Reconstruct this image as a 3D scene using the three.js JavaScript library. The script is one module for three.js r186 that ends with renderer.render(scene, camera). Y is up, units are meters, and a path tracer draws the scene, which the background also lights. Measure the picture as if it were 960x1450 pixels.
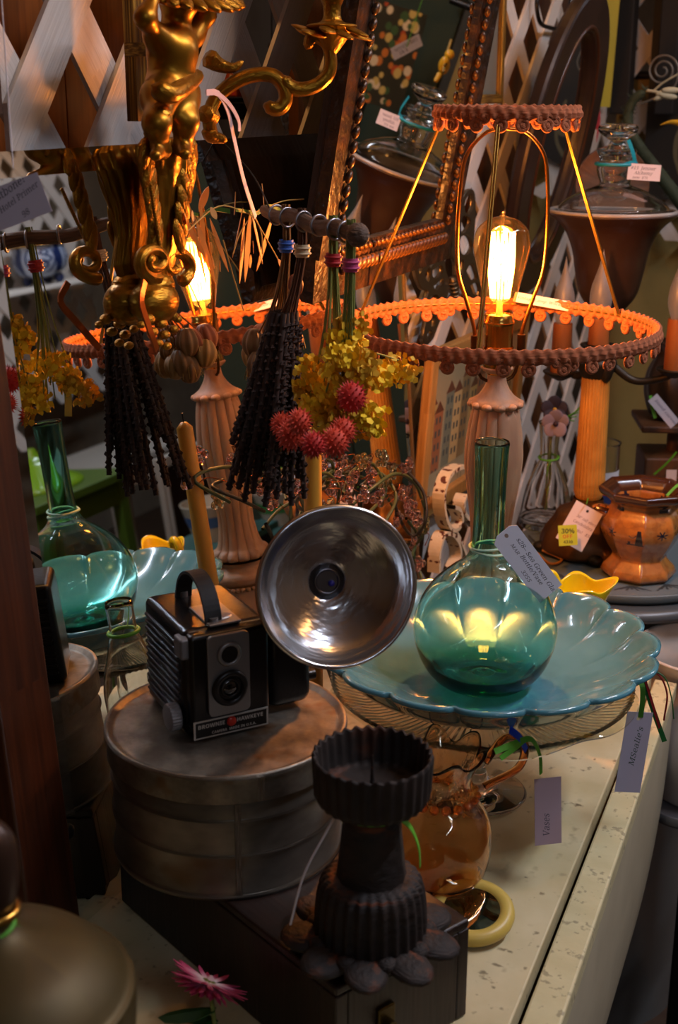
import * as THREE from 'three';
import { mergeGeometries } from 'three/addons/utils/BufferGeometryUtils.js';
import { RoundedBoxGeometry } from 'three/addons/geometries/RoundedBoxGeometry.js';
import { MarchingCubes } from 'three/addons/objects/MarchingCubes.js';
import { RectAreaLightUniformsLib } from 'three/addons/lights/RectAreaLightUniformsLib.js';

RectAreaLightUniformsLib.init();
const scene = new THREE.Scene();
scene.background = new THREE.Color(0x020202);
const V = (x, y, z) => new THREE.Vector3(x, y, z);
// ---------- camera (world: x along the dresser mirror, y up, z out from the mirror) ----------
const FPX = 1880.68, PITCH = 0.3079, ROLL = 0.003, CAM = V(0, 1.6543, 0.799);
const FH = V(0.89467, 0, -0.44672), RT = V(0.44672, 0, 0.89467), UP = V(0, 1, 0);
const FW = FH.clone().multiplyScalar(Math.cos(PITCH)).addScaledVector(UP, -Math.sin(PITCH));
const UC = UP.clone().multiplyScalar(Math.cos(PITCH)).addScaledVector(FH, Math.sin(PITCH));
const camera = new THREE.PerspectiveCamera(2 * Math.atan(725 / FPX) * 180 / Math.PI, 960 / 1450, 0.05, 40);
camera.position.copy(CAM); camera.lookAt(CAM.clone().add(FW)); camera.rotateZ(ROLL);
camera.focus = 1.62; camera.userData.fStop = 7;
const renderer = new THREE.WebGLRenderer({ antialias: true });
renderer.toneMapping = THREE.LinearToneMapping; renderer.toneMappingExposure = 1.0;
renderer.shadowMap.enabled = true;
// ---------- ceiling lamps (fittings are built with the room) ----------
const TUBES = [[1.75, 2.62, 1.25, 1.2, 1], [4.2, 2.62, 1.7, 1.2, 0.8], [-0.7, 2.62, 2.2, 1.2, 0.34]];                     // fluorescent battens x, y, z, length along x, strength
const SPOTS = [[1.35, 2.5, 0.75], [1.75, 2.5, 1.1], [2.5, 2.5, 0.65], [2.9, 2.5, 1.35], [1.4, 2.5, 2.0], [4.6, 2.5, 2.3], [1.2, 2.45, -0.21], [2.6, 2.5, -0.21], [1.8, 2.45, -0.6]];
const TUBE_I = 19.0, SPOT_I = 0.46, BULB_I = 0.85;

// ---------- pixel rays ----------
const ray = (u, v) => { const a = u - 480, b = v - 725, c = Math.cos(ROLL), s = Math.sin(ROLL), x = a * c + b * s, y = -a * s + b * c;
  return FW.clone().addScaledVector(RT, x / FPX).addScaledVector(UC, -y / FPX); };
const hit = (k, u, v, q) => { const d = ray(u, v); return CAM.clone().addScaledVector(d, (q - CAM[k]) / d[k]); };
const pX = (u, v, q) => hit('x', u, v, q), pY = (u, v, q) => hit('y', u, v, q), pZ = (u, v, q) => hit('z', u, v, q);
const pD = (u, v, depth) => CAM.clone().addScaledVector(ray(u, v), depth);
const mpp = (p) => p.clone().sub(CAM).dot(FW) / FPX;                               // metres per photo pixel there
const yAt = (u, v, x, z) => { const d = ray(u, v), t = ((x - CAM.x) * d.x + (z - CAM.z) * d.z) / (d.x * d.x + d.z * d.z); return CAM.y + t * d.y; };
// a thing seen in a mirror: bounce the ray at the mirror plane, then stop where k == q
const MT = 0.0756, MN = V(0, Math.sin(MT), Math.cos(MT)), MP = V(0, 0.95, 0);
const M2T = 0.17, M2Y = 0.055, M2N = V(Math.sin(M2Y) * Math.cos(M2T), -Math.sin(M2T), Math.cos(M2Y) * Math.cos(M2T)), M2P = V(1.7, 1.45, 0.0);
const bounce = (u, v, k, q, n = MN, p = MP) => { const d = ray(u, v), t = p.clone().sub(CAM).dot(n) / d.dot(n), h = CAM.clone().addScaledVector(d, t);
  const r = d.addScaledVector(n, -2 * d.dot(n)); return h.addScaledVector(r, (q - h[k]) / r[k]); };

// ---------- random, noise, textures ----------
let seed = 7; const rnd = () => { seed = (seed * 1664525 + 1013904223) >>> 0; return seed / 4294967296; };
const rr = (a, b) => a + (b - a) * rnd();
const hash = (x, y, s) => { let h = (x * 374761393 + y * 668265263 + s * 974711) | 0; h = Math.imul(h ^ (h >>> 13), 1274126177); return ((h ^ (h >>> 16)) >>> 0) / 4294967296; };
const vn = (x, y, p, s = 0) => { const xi = Math.floor(x), yi = Math.floor(y), f = x - xi, g = y - yi, m = (a) => ((a % p) + p) % p, k = (t) => t * t * (3 - 2 * t);
  const a = hash(m(xi), m(yi), s), b = hash(m(xi + 1), m(yi), s), c = hash(m(xi), m(yi + 1), s), d = hash(m(xi + 1), m(yi + 1), s), u = k(f), w = k(g);
  return a + (b - a) * u + (c - a) * w + (a - b - c + d) * u * w; };
const fbm = (x, y, p, o = 4, s = 0) => { let r = 0, a = 0.5; for (let i = 0; i < o; i++) { r += a * vn(x * (1 << i), y * (1 << i), p << i, s + i); a *= 0.5; } return r; };
function tex(n, fn, { srgb = true, rep = [1, 1] } = {}) {
  const d = new Uint8Array(n * n * 4);
  for (let j = 0; j < n; j++) for (let i = 0; i < n; i++) { const c = fn(i / n, j / n), k = (j * n + i) * 4; for (let q = 0; q < 3; q++) d[k + q] = Math.max(0, Math.min(255, (Array.isArray(c) ? c[q] : c) * 255)); d[k + 3] = 255; }
  const t = new THREE.DataTexture(d, n, n); t.wrapS = t.wrapT = THREE.RepeatWrapping; t.magFilter = THREE.LinearFilter; t.minFilter = THREE.LinearMipmapLinearFilter; t.generateMipmaps = true;
  if (srgb) t.colorSpace = THREE.SRGBColorSpace; t.repeat.set(...rep); t.needsUpdate = true; return t;
}
const hx = (h) => [(h >> 16 & 255) / 255, (h >> 8 & 255) / 255, (h & 255) / 255];
const mix = (a, b, t) => a.map((x, i) => x + (b[i] - x) * Math.max(0, Math.min(1, t)));
const twoTone = (a, b, f, n = 256) => tex(n, (x, y) => mix(hx(a), hx(b), f(x, y)));
const grainF = (x, y) => 0.55 * fbm(x * 24, y * 2, 8, 3, 3) + 0.7 * fbm(x * 96, y * 4, 32, 2, 9) - 0.1;
const bumpGrain = tex(256, (x, y) => grainF(x, y), { srgb: false });
const bumpFine = tex(256, (x, y) => fbm(x * 16, y * 16, 16, 4, 21), { srgb: false });

// ---------- materials ----------
function mat(color, o = {}) {
  const { r = 0.6, m = 0, ...rest } = o;
  return new THREE.MeshPhysicalMaterial({ color, roughness: r, metalness: m, side: THREE.DoubleSide, ...rest });
}
const glass = (color = 0xffffff, dist = 0, o = {}) => mat(0xffffff, { r: 0.02, transmission: 1, thickness: 0.004, ior: 1.5, side: THREE.FrontSide, ...(dist ? { attenuationColor: new THREE.Color(color), attenuationDistance: dist } : {}), ...o });
const woodMat = (a, b, o = {}) => mat(0xffffff, { map: twoTone(a, b, grainF), bumpMap: bumpGrain, bumpScale: 0.0006, r: 0.55, ...o });
const K = {
  latt: woodMat(0xb6b2ac, 0xd0ccc6, { r: 0.6, bumpScale: 0.0012 }),
  pine: woodMat(0x6a3a14, 0xa8682c, { r: 0.5 }),
  walnut: woodMat(0x1c0f08, 0x38200f, { r: 0.4 }),
  redwood: woodMat(0x2a1206, 0x5a2a0e, { r: 0.45 }),
  boxwood: woodMat(0x140a06, 0x2a140c, { r: 0.45 }),
  mirror: mat(0xe4e8e6, { r: 0.015, m: 1 }),
  gilt: mat(0x9c6e1e, { r: 0.36, m: 0.9, bumpMap: bumpFine, bumpScale: 0.0012 }),
  giltOld: mat(0xffffff, { map: twoTone(0x5a3c10, 0xb08a34, (x, y) => 2.2 * fbm(x * 8, y * 8, 8, 4, 5) - 0.6), r: 0.45, m: 0.6, bumpMap: bumpFine, bumpScale: 0.0008 }),
  brass: mat(0xc79a48, { r: 0.22, m: 1 }),
  copper: mat(0xb06030, { r: 0.25, m: 1 }),
  black: mat(0x0b0b0c, { r: 0.35 }),
  blackMatte: mat(0x0a0a0a, { r: 0.75 }),
  chrome: mat(0xd2d2d4, { r: 0.08, m: 1 }),
  paper: mat(0xe4e2ea, { r: 0.85 }),
  white: mat(0xe8e4da, { r: 0.35 }),
  green: mat(0x4f9a1e, { r: 0.55 }),
  stemGreen: mat(0x707a34, { r: 0.7 }),
  straw: mat(0xa08440, { r: 0.7 }),
  clear: glass(),
};
// ---------- geometry helpers ----------
const M4 = (p, r, s) => new THREE.Matrix4().compose(Array.isArray(p) ? V(...p) : p, new THREE.Quaternion().setFromEuler(new THREE.Euler(...(r || [0, 0, 0]))), typeof s === 'number' ? V(s, s, s) : s ? V(...s) : V(1, 1, 1));
const at = (g, p, r, s) => g.applyMatrix4(M4(p, r, s));
const bx = (w, h, d, p = [0, 0, 0], r) => at(new THREE.BoxGeometry(w, h, d), p, r);
const rb = (w, h, d, rad, p = [0, 0, 0], r, seg = 2) => at(new RoundedBoxGeometry(w, h, d, seg, rad), p, r);
const cy = (r1, r2, h, p = [0, 0, 0], r, n = 24, open = false) => at(new THREE.CylinderGeometry(r1, r2, h, n, 1, open), p, r);
const sp = (rad, p = [0, 0, 0], s, r, n = 14) => at(new THREE.SphereGeometry(rad, n, Math.max(6, n * 0.7 | 0)), p, r, s);
const to = (R, t, p = [0, 0, 0], r, n = 48, m = 8, arc = Math.PI * 2) => at(new THREE.TorusGeometry(R, t, m, n, arc), p, r);
const lt = (pts, n = 48) => new THREE.LatheGeometry(pts.map((q) => new THREE.Vector2(Math.max(q[0], 0.0001), q[1])), n);
const smooth = (pts, n = 40) => new THREE.SplineCurve(pts.map((q) => new THREE.Vector2(...q))).getPoints(n).map((q) => [q.x, q.y]);
const tb = (pts, rad, n = 24, m = 6, closed = false) => new THREE.TubeGeometry(new THREE.CatmullRomCurve3(pts.map((q) => Array.isArray(q) ? V(...q) : q), closed), n, rad, m, closed);
const wire = (a, b, rad, m = 6) => tb([a, b], rad, 1, m);
function taper(pts, r0, r1, n = 24, m = 8, fn) {                                   // tube whose radius runs from r0 to r1
  const c = new THREE.CatmullRomCurve3(pts.map((q) => Array.isArray(q) ? V(...q) : q)), g = new THREE.TubeGeometry(c, n, 1, m), P = g.attributes.position, o = V(), q = V();
  for (let i = 0; i <= n; i++) { c.getPointAt(i / n, o); const rad = (fn ? fn(i / n) : r0 + (r1 - r0) * i / n) * (i === 0 || i === n ? 0.03 : i === 1 || i === n - 1 ? 0.8 : 1); for (let j = 0; j <= m; j++) { const k = i * (m + 1) + j; q.fromBufferAttribute(P, k).sub(o).multiplyScalar(rad).add(o); P.setXYZ(k, q.x, q.y, q.z); } }
  g.computeVertexNormals(); return g;
}
const ex = (shape, depth, bev = 0, seg = 8) => new THREE.ExtrudeGeometry(shape, { depth, curveSegments: seg, bevelEnabled: bev > 0, bevelSize: bev, bevelThickness: bev, bevelSegments: 2 });
const poly = (pts) => { const s = new THREE.Shape(); pts.forEach((q, i) => i ? s.lineTo(...q) : s.moveTo(...q)); s.closePath(); return s; };
function lobed(pts, n, f, seg = 180) {                                             // lathe whose (r, y) are changed by f(r, y, angle, t)
  const g = lt(pts, seg), P = g.attributes.position, m = pts.length;
  for (let i = 0; i < P.count; i++) { const x = P.getX(i), z = P.getZ(i), y = P.getY(i), a = Math.atan2(x, z), r = Math.hypot(x, z), [R, Y] = f(r, y, a, (i % m) / (m - 1)); const k = r > 1e-6 ? R / r : 1; P.setXYZ(i, x * k, Y, z * k); }
  g.computeVertexNormals();                                                        // close the seam
  const N = g.attributes.normal, L = seg * m; for (let j = 0; j < m; j++) { const nx = N.getX(j) + N.getX(L + j), ny = N.getY(j) + N.getY(L + j), nz = N.getZ(j) + N.getZ(L + j), q = Math.hypot(nx, ny, nz) || 1; N.setXYZ(j, nx / q, ny / q, nz / q); N.setXYZ(L + j, nx / q, ny / q, nz / q); }
  return g;
}
function mg(list) { const a = (Array.isArray(list) ? list : [list]).map((g) => { const q = g.index ? g.toNonIndexed() : g; for (const k of Object.keys(q.attributes)) if (!['position', 'normal', 'uv'].includes(k)) q.deleteAttribute(k); if (!q.attributes.uv) q.setAttribute('uv', new THREE.Float32BufferAttribute(new Float32Array(q.attributes.position.count * 2), 2)); q.morphAttributes = {}; return q; }); return a.length > 1 ? mergeGeometries(a) : a[0]; }
function uvm(g, s = 0.5, flip = false) {                                           // uv in metres / s from the dominant normal axis
  g = g.index ? g.toNonIndexed() : g; const P = g.attributes.position, N = g.attributes.normal, u = new Float32Array(P.count * 2);
  for (let i = 0; i < P.count; i++) { const n = [0, 1, 2].map((k) => Math.abs(N.getComponent(i, k))), k = n.indexOf(Math.max(...n)); let a = P.getComponent(i, k === 0 ? 2 : 0), b = P.getComponent(i, k === 1 ? 2 : 1); if (flip) [a, b] = [b, a]; u[2 * i] = a / s; u[2 * i + 1] = b / s; }
  g.setAttribute('uv', new THREE.BufferAttribute(u, 2)); return g;
}
const strip = (pts, w, nrm = [0, 0, 1], th = 0.0008) => {                           // flat ribbon with thickness along a path
  const c = new THREE.CatmullRomCurve3(pts.map((q) => Array.isArray(q) ? V(...q) : q)), n = 24, P = [], I = [], nn = V(...nrm).normalize();
  for (let i = 0; i <= n; i++) { const o = c.getPointAt(i / n), t = c.getTangentAt(i / n), b = t.clone().cross(nn).normalize(), k = b.clone().cross(t).normalize(); for (const [x, y] of [[-1, -1], [1, -1], [1, 1], [-1, 1]]) { const q = o.clone().addScaledVector(b, x * w / 2).addScaledVector(k, y * th / 2); P.push(q.x, q.y, q.z); } }
  for (let i = 0; i < n; i++) for (let j = 0; j < 4; j++) { const a = i * 4 + j, b2 = i * 4 + (j + 1) % 4; I.push(a, b2, a + 4, b2, b2 + 4, a + 4); }
  I.push(0, 2, 1, 0, 3, 2); const e = n * 4; I.push(e, e + 1, e + 2, e, e + 2, e + 3);
  const g = new THREE.BufferGeometry(); g.setAttribute('position', new THREE.Float32BufferAttribute(P, 3)); g.setIndex(I); const h = g.toNonIndexed(); h.computeVertexNormals(); return h;
};
function blob(fn, c, half, res) {                                                  // mesh of the zero set of a distance function
  const mc = new MarchingCubes(res, new THREE.MeshBasicMaterial(), false, false, 400000); mc.isolation = 0;
  const q = V(); for (let k = 0; k < res; k++) for (let j = 0; j < res; j++) for (let i = 0; i < res; i++) { q.set((i - res / 2) / (res / 2) * half + c[0], (j - res / 2) / (res / 2) * half + c[1], (k - res / 2) / (res / 2) * half + c[2]); mc.field[i + j * res + k * res * res] = -fn(q); }
  mc.update(); const n = mc.count, g = new THREE.BufferGeometry();
  g.setAttribute('position', new THREE.BufferAttribute(mc.positionArray.slice(0, n * 3), 3)); g.setAttribute('normal', new THREE.BufferAttribute(mc.normalArray.slice(0, n * 3), 3));
  return at(g, c, null, half);
}
const capD = (p, a, b, r0, r1) => { const ab = b.clone().sub(a), t = Math.max(0, Math.min(1, p.clone().sub(a).dot(ab) / ab.lengthSq())); return p.distanceTo(a.clone().addScaledVector(ab, t)) - (r0 + (r1 - r0) * t); };
const smin = (a, b, k) => { const h = Math.max(k - Math.abs(a - b), 0) / k; return Math.min(a, b) - h * h * k * 0.25; };

// ---------- scene graph helpers ----------
const taken = {};
const numbered = (n) => { const k = taken[n] = (taken[n] ?? -1) + 1; return k ? `${n}_${String(k).padStart(3, '0')}` : n; };
function part(parent, name, geos, m, label) { const o = new THREE.Mesh(mg(geos), m); o.name = name; parent.add(o); if (label) o.userData.label = label; return o; }
function thing(name, label, category, pos = [0, 0, 0], turn = 0, group) {
  const o = new THREE.Group(); o.name = numbered(name); scene.add(o); o.position.copy(Array.isArray(pos) ? V(...pos) : pos); o.rotation.y = turn; o.userData = { label, category }; if (group) o.userData.group = group; return o;
}
function one(name, label, category, geos, m, pos = [0, 0, 0], turn = 0, group) {
  const o = new THREE.Mesh(mg(geos), m); o.name = numbered(name); scene.add(o); o.position.copy(Array.isArray(pos) ? V(...pos) : pos); o.rotation.y = turn; o.userData = { label, category }; if (group) o.userData.group = group; return o;
}
function struct(name, geos, m) { const o = geos === null ? new THREE.Group() : new THREE.Mesh(mg(geos), m); o.name = numbered(name); scene.add(o); o.userData.kind = 'structure'; return o; }
// printed or handwritten paper; lines = [text, x, y, size, angle?, colour?] in a w x h canvas
function print(w, h, bg, lines, font = 'italic {}px serif', draw) {
  const c = document.createElement('canvas'); c.width = w; c.height = h; const g = c.getContext('2d'); g.fillStyle = bg; g.fillRect(0, 0, w, h); if (draw) draw(g, w, h);
  for (const [t, x, y, s, a = 0, col = '#2a2a34'] of lines) { g.save(); g.translate(x, y); g.rotate(a); g.fillStyle = col; g.font = font.replace('{}', s); g.fillText(t, 0, 0); g.restore(); }
  const t = new THREE.CanvasTexture(c); t.colorSpace = THREE.SRGBColorSpace; return t;
}
const faceUV = (g) => { g.computeBoundingBox(); const b = g.boundingBox, P = g.attributes.position, u = g.attributes.uv; for (let i = 0; i < P.count; i++) u.setXY(i, (P.getX(i) - b.min.x) / (b.max.x - b.min.x), (P.getY(i) - b.min.y) / (b.max.y - b.min.y)); return g; };
const card = (w, h, th = 0.0006) => faceUV(bx(w, h, th));
// orient a group: local x -> right, local y -> up, local z -> towards n
const basis = (o, x, y, z) => o.quaternion.setFromRotationMatrix(new THREE.Matrix4().makeBasis(x, y, z));
const face = (o, n, up = UP) => { const z = n.clone().normalize(), x = up.clone().cross(z).normalize(), y = z.clone().cross(x); basis(o, x, y, z); return o; };
const TOCAM = FW.clone().negate();
// ================= room =================
const wallMat = mat(0xffffff, { map: twoTone(0x5e5242, 0x6e6250, (x, y) => 1.6 * fbm(x * 8, y * 8, 8, 4, 2) - 0.3), r: 0.9 });
const X0 = -1.6, X1 = 6.6, Z0 = -1.15, Z1 = 3.3, YC = 2.8;
struct('floor', uvm(bx(X1 - X0 + 0.2, 0.1, Z1 - Z0 + 0.2, [(X0 + X1) / 2, -0.05, (Z0 + Z1) / 2]), 1), woodMat(0x2a1c12, 0x4a3420));
struct('ceiling', bx(X1 - X0 + 0.2, 0.1, Z1 - Z0 + 0.2, [(X0 + X1) / 2, YC + 0.05, (Z0 + Z1) / 2]), mat(0x8a8478, { r: 0.9 }));
struct('wall_back', uvm(bx(X1 - X0 + 0.2, YC, 0.1, [(X0 + X1) / 2, YC / 2, Z0 - 0.05])), wallMat);
struct('wall_front', uvm(bx(X1 - X0 + 0.2, YC, 0.1, [(X0 + X1) / 2, YC / 2, Z1 + 0.05])), wallMat);
struct('wall_left', uvm(bx(0.1, YC, Z1 - Z0, [X0 - 0.05, YC / 2, (Z0 + Z1) / 2])), wallMat);
struct('wall_right', uvm(bx(0.1, YC, Z1 - Z0, [X1 + 0.05, YC / 2, (Z0 + Z1) / 2])), wallMat);
// fluorescent battens
const tubeGlow = mat(0xffffff, { emissive: 0xdfeaff, emissiveIntensity: 9 }), globeGlow = mat(0xffffff, { emissive: 0xffb45a, emissiveIntensity: 14 });
TUBES.forEach(([x, y, z, L, kI], i) => {
  const t = thing('fluorescent_light', ['white ceiling batten with a fluorescent tube above the aisle beside the dresser', 'white ceiling batten with a fluorescent tube near the far lattice', 'white ceiling batten with a fluorescent tube above the shop entrance'][i], 'ceiling light', [x, y, z]);
  part(t, 'housing', bx(L + 0.06, 0.05, 0.12, [0, 0.06, 0]), K.white); part(t, 'tube', cy(0.016, 0.016, L, [0, 0, 0], [0, 0, Math.PI / 2], 16), tubeGlow);
  for (const s of [-1, 1]) part(t, 'end_socket', bx(0.02, 0.06, 0.05, [s * (L / 2 + 0.01), 0.02, 0]), K.white);
  for (const s of [-1, 1]) part(t, 'stem', cy(0.008, 0.008, YC - y - 0.085, [s * L / 3, (YC - y + 0.085) / 2, 0], null, 8), K.white);
  const l = new THREE.RectAreaLight(0xdce8ff, TUBE_I * 10 * kI, L, 0.04); l.position.set(0, -0.02, 0); l.lookAt(t.position.clone().add(V(0, -1, 0)).sub(V(0, 0, 0))); l.rotation.set(-Math.PI / 2, 0, 0); t.add(l);
});
SPOTS.forEach(([x, y, z]) => {
  const t = thing('pendant_bulb', 'small warm globe bulb hanging on a black cord from the ceiling', 'ceiling light', [x, y, z], 0, 'pendant bulbs over the stall');
  part(t, 'globe', sp(0.03, [0, 0, 0], null, null, 20), globeGlow); part(t, 'socket', cy(0.016, 0.02, 0.05, [0, 0.05, 0]), K.black); part(t, 'cord', cy(0.003, 0.003, YC - y - 0.07, [0, (YC - y + 0.07) / 2, 0], null, 6), K.black);
  const l = new THREE.PointLight(0xffb468, SPOT_I, 0, 2); l.position.set(0, -0.001, 0); l.shadow.radius = 1.4; l.castShadow = true; t.add(l);
});

// ================= lattice screens =================
function clipRect(pts, x0, x1, y0, y1) {
  for (const [k, v, s] of [[0, x0, 1], [0, x1, -1], [1, y0, 1], [1, y1, -1]]) { const o = []; for (let i = 0; i < pts.length; i++) { const a = pts[i], b = pts[(i + 1) % pts.length], ia = (a[k] - v) * s >= 0, ib = (b[k] - v) * s >= 0; if (ia) o.push(a); if (ia !== ib) { const t = (v - a[k]) / (b[k] - a[k]); o.push([a[0] + (b[0] - a[0]) * t, a[1] + (b[1] - a[1]) * t]); } } pts = o; if (!pts.length) return null; }
  return pts;
}
function lattice(label, x0, x1, y0, y1, z, P, Q, w, c0, turn = 0, m = K.latt, frame) {
  const t = thing('lattice_panel', label, 'lattice', [x0, y0, z], turn), W = x1 - x0, H = y1 - y0, cx = c0.x - x0, cyy = c0.y - y0, L = Math.hypot(P, Q), hw = w / 2;
  for (const s of [1, -1]) for (let k = -60; k < 60; k++) {                        // lines X -/+ Y = k + .5
    const dx = P / L, dy = s * Q / L, px = cx + P * (k + 0.5), py = cyy, nx = -dy, ny = dx, T = 9;
    const q = clipRect([[px - dx * T + nx * hw, py - dy * T + ny * hw], [px + dx * T + nx * hw, py + dy * T + ny * hw], [px + dx * T - nx * hw, py + dy * T - ny * hw], [px - dx * T - nx * hw, py - dy * T - ny * hw]], 0, W, 0, H);
    if (!q || q.length < 3) continue; const g = at(ex(poly(q), 0.006), [0, 0, s > 0 ? 0.0065 : 0]);
    const a = Math.atan2(dy, dx), A = g.attributes.position, U = g.attributes.uv; for (let i = 0; i < A.count; i++) { const X = A.getX(i), Y = A.getY(i); U.setXY(i, (-X * Math.sin(a) + Y * Math.cos(a)) / 0.15 + k * 0.37, (X * Math.cos(a) + Y * Math.sin(a)) / 0.4 + k * 0.61); }
    part(t, 'slat', g, m);
  }
  if (frame) for (const [w2, h2, x, y] of [[frame, H, frame / 2, H / 2], [frame, H, W - frame / 2, H / 2]]) part(t, 'frame_rail', uvm(bx(w2, h2, 0.02, [x, y, 0.016])), m);
  return t;
}
lattice('white wooden lattice with wide slats above the big dresser mirror', 1.092, 1.9, 1.05, 2.3, -0.13, 0.164, 0.217, 0.056, pZ(107, 152, -0.12));
lattice('white wooden lattice behind the bare lamp shade and oval mirror', 1.96, 3.34, 0.3, 2.4, -0.13, 0.156, 0.16, 0.037, pZ(754, 52, -0.12));
// pine boards behind the lattices
function boards(name, label, x0, x1, z, y0, y1, w, m, turn = 0) { const t = thing(name, label, 'wooden wall', [x0, 0, z], turn); let x = 0, i = 0; while (x < x1 - x0 - 0.01) { const ww = Math.min(w * (0.85 + 0.3 * hash(i, 3, 8)), x1 - x0 - x); const g = uvm(bx(ww - 0.003, y1 - y0, 0.018, [x + ww / 2, (y0 + y1) / 2, 0.004 * hash(i, 1, 4)]), 0.4), U = g.attributes.uv; for (let k = 0; k < U.count; k++) U.setXY(k, U.getX(k) + hash(i, 5, 5), U.getY(k) * 0.6 + hash(i, 9, 5)); part(t, 'board', g, m); x += ww; i++; } return t; }
boards('board_wall', 'orange pine board wall behind the wide white lattice', 0.3, 1.57, -0.3, 0, 2.6, 0.16, K.pine);
boards('board_wall', 'brown pine board wall behind the narrow white lattice', 2.02, 3.5, -0.3, 0, 2.6, 0.19, woodMat(0x40240e, 0x8a5420, { r: 0.5 }));

// stall behind the lattice gap: glass shelf with a flowered box and bead strings
{
  const t = thing('glass_shelf', 'green edged glass shelf behind the lattice above the mirror', 'shelf', [1.5, 1.635, -0.62]);
  part(t, 'pane', bx(0.8, 0.008, 0.22, [0.4, 0, 0]), glass(0x80c0b0, 0.05)); for (const x of [0.05, 0.75]) { part(t, 'bracket', bx(0.02, 0.03, 0.2, [x, -0.02, 0]), K.black); part(t, 'post', bx(0.03, 1.64, 0.03, [x, -0.8, -0.14]), K.black); }
  const p = pZ(347, 186, -0.58), s = 1.64 / 1.64;
  const flo = print(128, 64, '#c8502a', [], 'italic {}px serif', (g) => { for (let i = 0; i < 14; i++) { g.fillStyle = ['#e8b040', '#d03a5a', '#f0e0c0'][i % 3]; g.beginPath(); g.arc(hash(i, 1, 2) * 128, hash(i, 2, 2) * 64, 8, 0, 7); g.fill(); } });
  one('patterned_box', 'small red and orange flowered box on the glass shelf', 'box', rb(0.075, 0.05, 0.05, 0.004), mat(0xffffff, { map: flo }), [p.x, 1.665, -0.6]);
  for (const [u, v, c, l] of [[385, 65, 0xd8c8c0, 'string of pale glittering beads hanging behind the lattice'], [402, 55, 0xb08a98, 'string of pink beads hanging behind the lattice']]) {
    const b = thing('bead_string', l, 'beads', pZ(u, v, -0.6)); const m = glass(c, 0.02); for (let i = 0; i < 12; i++) part(b, 'bead', sp(0.008, [0.006 * i * (u > 390 ? 0.6 : 1), -0.016 * i, 0], null, null, 8), m); part(b, 'hook', cy(0.0015, 0.0015, 2.8 - b.position.y, [0, (2.8 - b.position.y) / 2, 0], null, 6), K.black);
  }
}

// ================= dresser =================
const DY = 0.8;
const paintTex = tex(512, (x, y) => { const n = fbm(x * 8, y * 8, 8, 5, 31), d = fbm(x * 32, y * 32, 32, 3, 77), e = fbm(x * 56, y * 56, 56, 4, 13), chip = Math.max(0, e - 0.68) * 5 * (n > 0.5 ? 1 : 0.1); return mix(mix(hx(0xb4a67c), hx(0xc6ba94), 2 * n - 0.5), hx(0x4e4430), Math.min(0.6, chip) + (d > 0.62 ? (d - 0.62) * 1.6 : 0)); });
const chipTex = tex(512, (x, y) => { const n = fbm(x * 12, y * 4, 4, 5, 41), k = fbm(x * 48, y * 48, 48, 4, 19) * 0.7 + n * 0.5; return mix(mix(hx(0xb4a97e), hx(0xc6bc92), n * 1.4), hx(0x6a624c), k > 0.68 ? Math.min(0.5, (k - 0.68) * 6) : 0); });
const creamTop = mat(0xffffff, { map: paintTex, r: 0.5, bumpMap: bumpFine, bumpScale: 0.0006 }), creamChip = mat(0xffffff, { map: chipTex, r: 0.5, bumpMap: bumpFine, bumpScale: 0.0008 });
{
  const t = thing('dresser', 'cream painted wooden dresser with worn top and drawer front', 'dresser');
  // front line from (0.35, .53) to (1.886, .396) in x, z
  const fz = (x) => 0.471 + (0.404 - 0.471) * (x - 1.028) / (1.78 - 1.028), XA = 0.35, XB = 1.886;
  const top = at(ex(poly([[XA, 0.05], [XB, 0.05], [XB, -fz(XB) + 0.002], [XA, -fz(XA) + 0.002]]), 0.024, 0.002), [0, DY - 0.026, 0], [-Math.PI / 2, 0, 0]);
  part(t, 'top', uvm(top, 0.5), creamTop);
  const rail = at(ex(poly([[XA, -fz(XA) - 0.012], [XB, -fz(XB) - 0.008], [XB, -fz(XB) - 0.036], [XA, -fz(XA) - 0.046]]), 0.02, 0.003), [0, DY - 0.03, 0], [-Math.PI / 2, 0, 0]);
  part(t, 'front_rail', uvm(rail, 0.3), creamChip, 'chipped cream front rail');
  // serpentine front: profile falls back toward the floor
  const g = new THREE.PlaneGeometry(1, 1, 24, 24), P = g.attributes.position; for (let i = 0; i < P.count; i++) { const u = P.getX(i) + 0.5, v = P.getY(i) + 0.5, x = XA + (XB - XA) * u, y = 0.08 + (DY - 0.115) * v, d = 1 - v; P.setXYZ(i, x, y + 0.004, fz(x) + 0.036 + 0.006 * (1 - u) - 0.1 * d * d + 0.012 * d); } g.computeVertexNormals();
  part(t, 'drawer_front', uvm(g, 0.5), mat(0xffffff, { map: twoTone(0xa59b80, 0xb6ac90, (x, y) => fbm(x * 10, y * 10, 10, 4, 6)), r: 0.55 }));
  part(t, 'side_panel', uvm(bx(0.02, DY - 0.04, 0.38, [XB - 0.012, DY / 2 - 0.01, 0.14]), 0.5), creamTop); part(t, 'side_panel', uvm(bx(0.02, DY - 0.04, 0.42, [XA + 0.012, DY / 2 - 0.01, 0.16]), 0.5), creamTop);
  part(t, 'back_panel', bx(XB - XA, DY - 0.06, 0.012, [(XA + XB) / 2, DY / 2, -0.044]), K.walnut);
  part(t, 'plinth', bx(XB - XA - 0.04, 0.09, 0.36, [(XA + XB) / 2, 0.045, 0.14]), creamTop);
}
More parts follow.
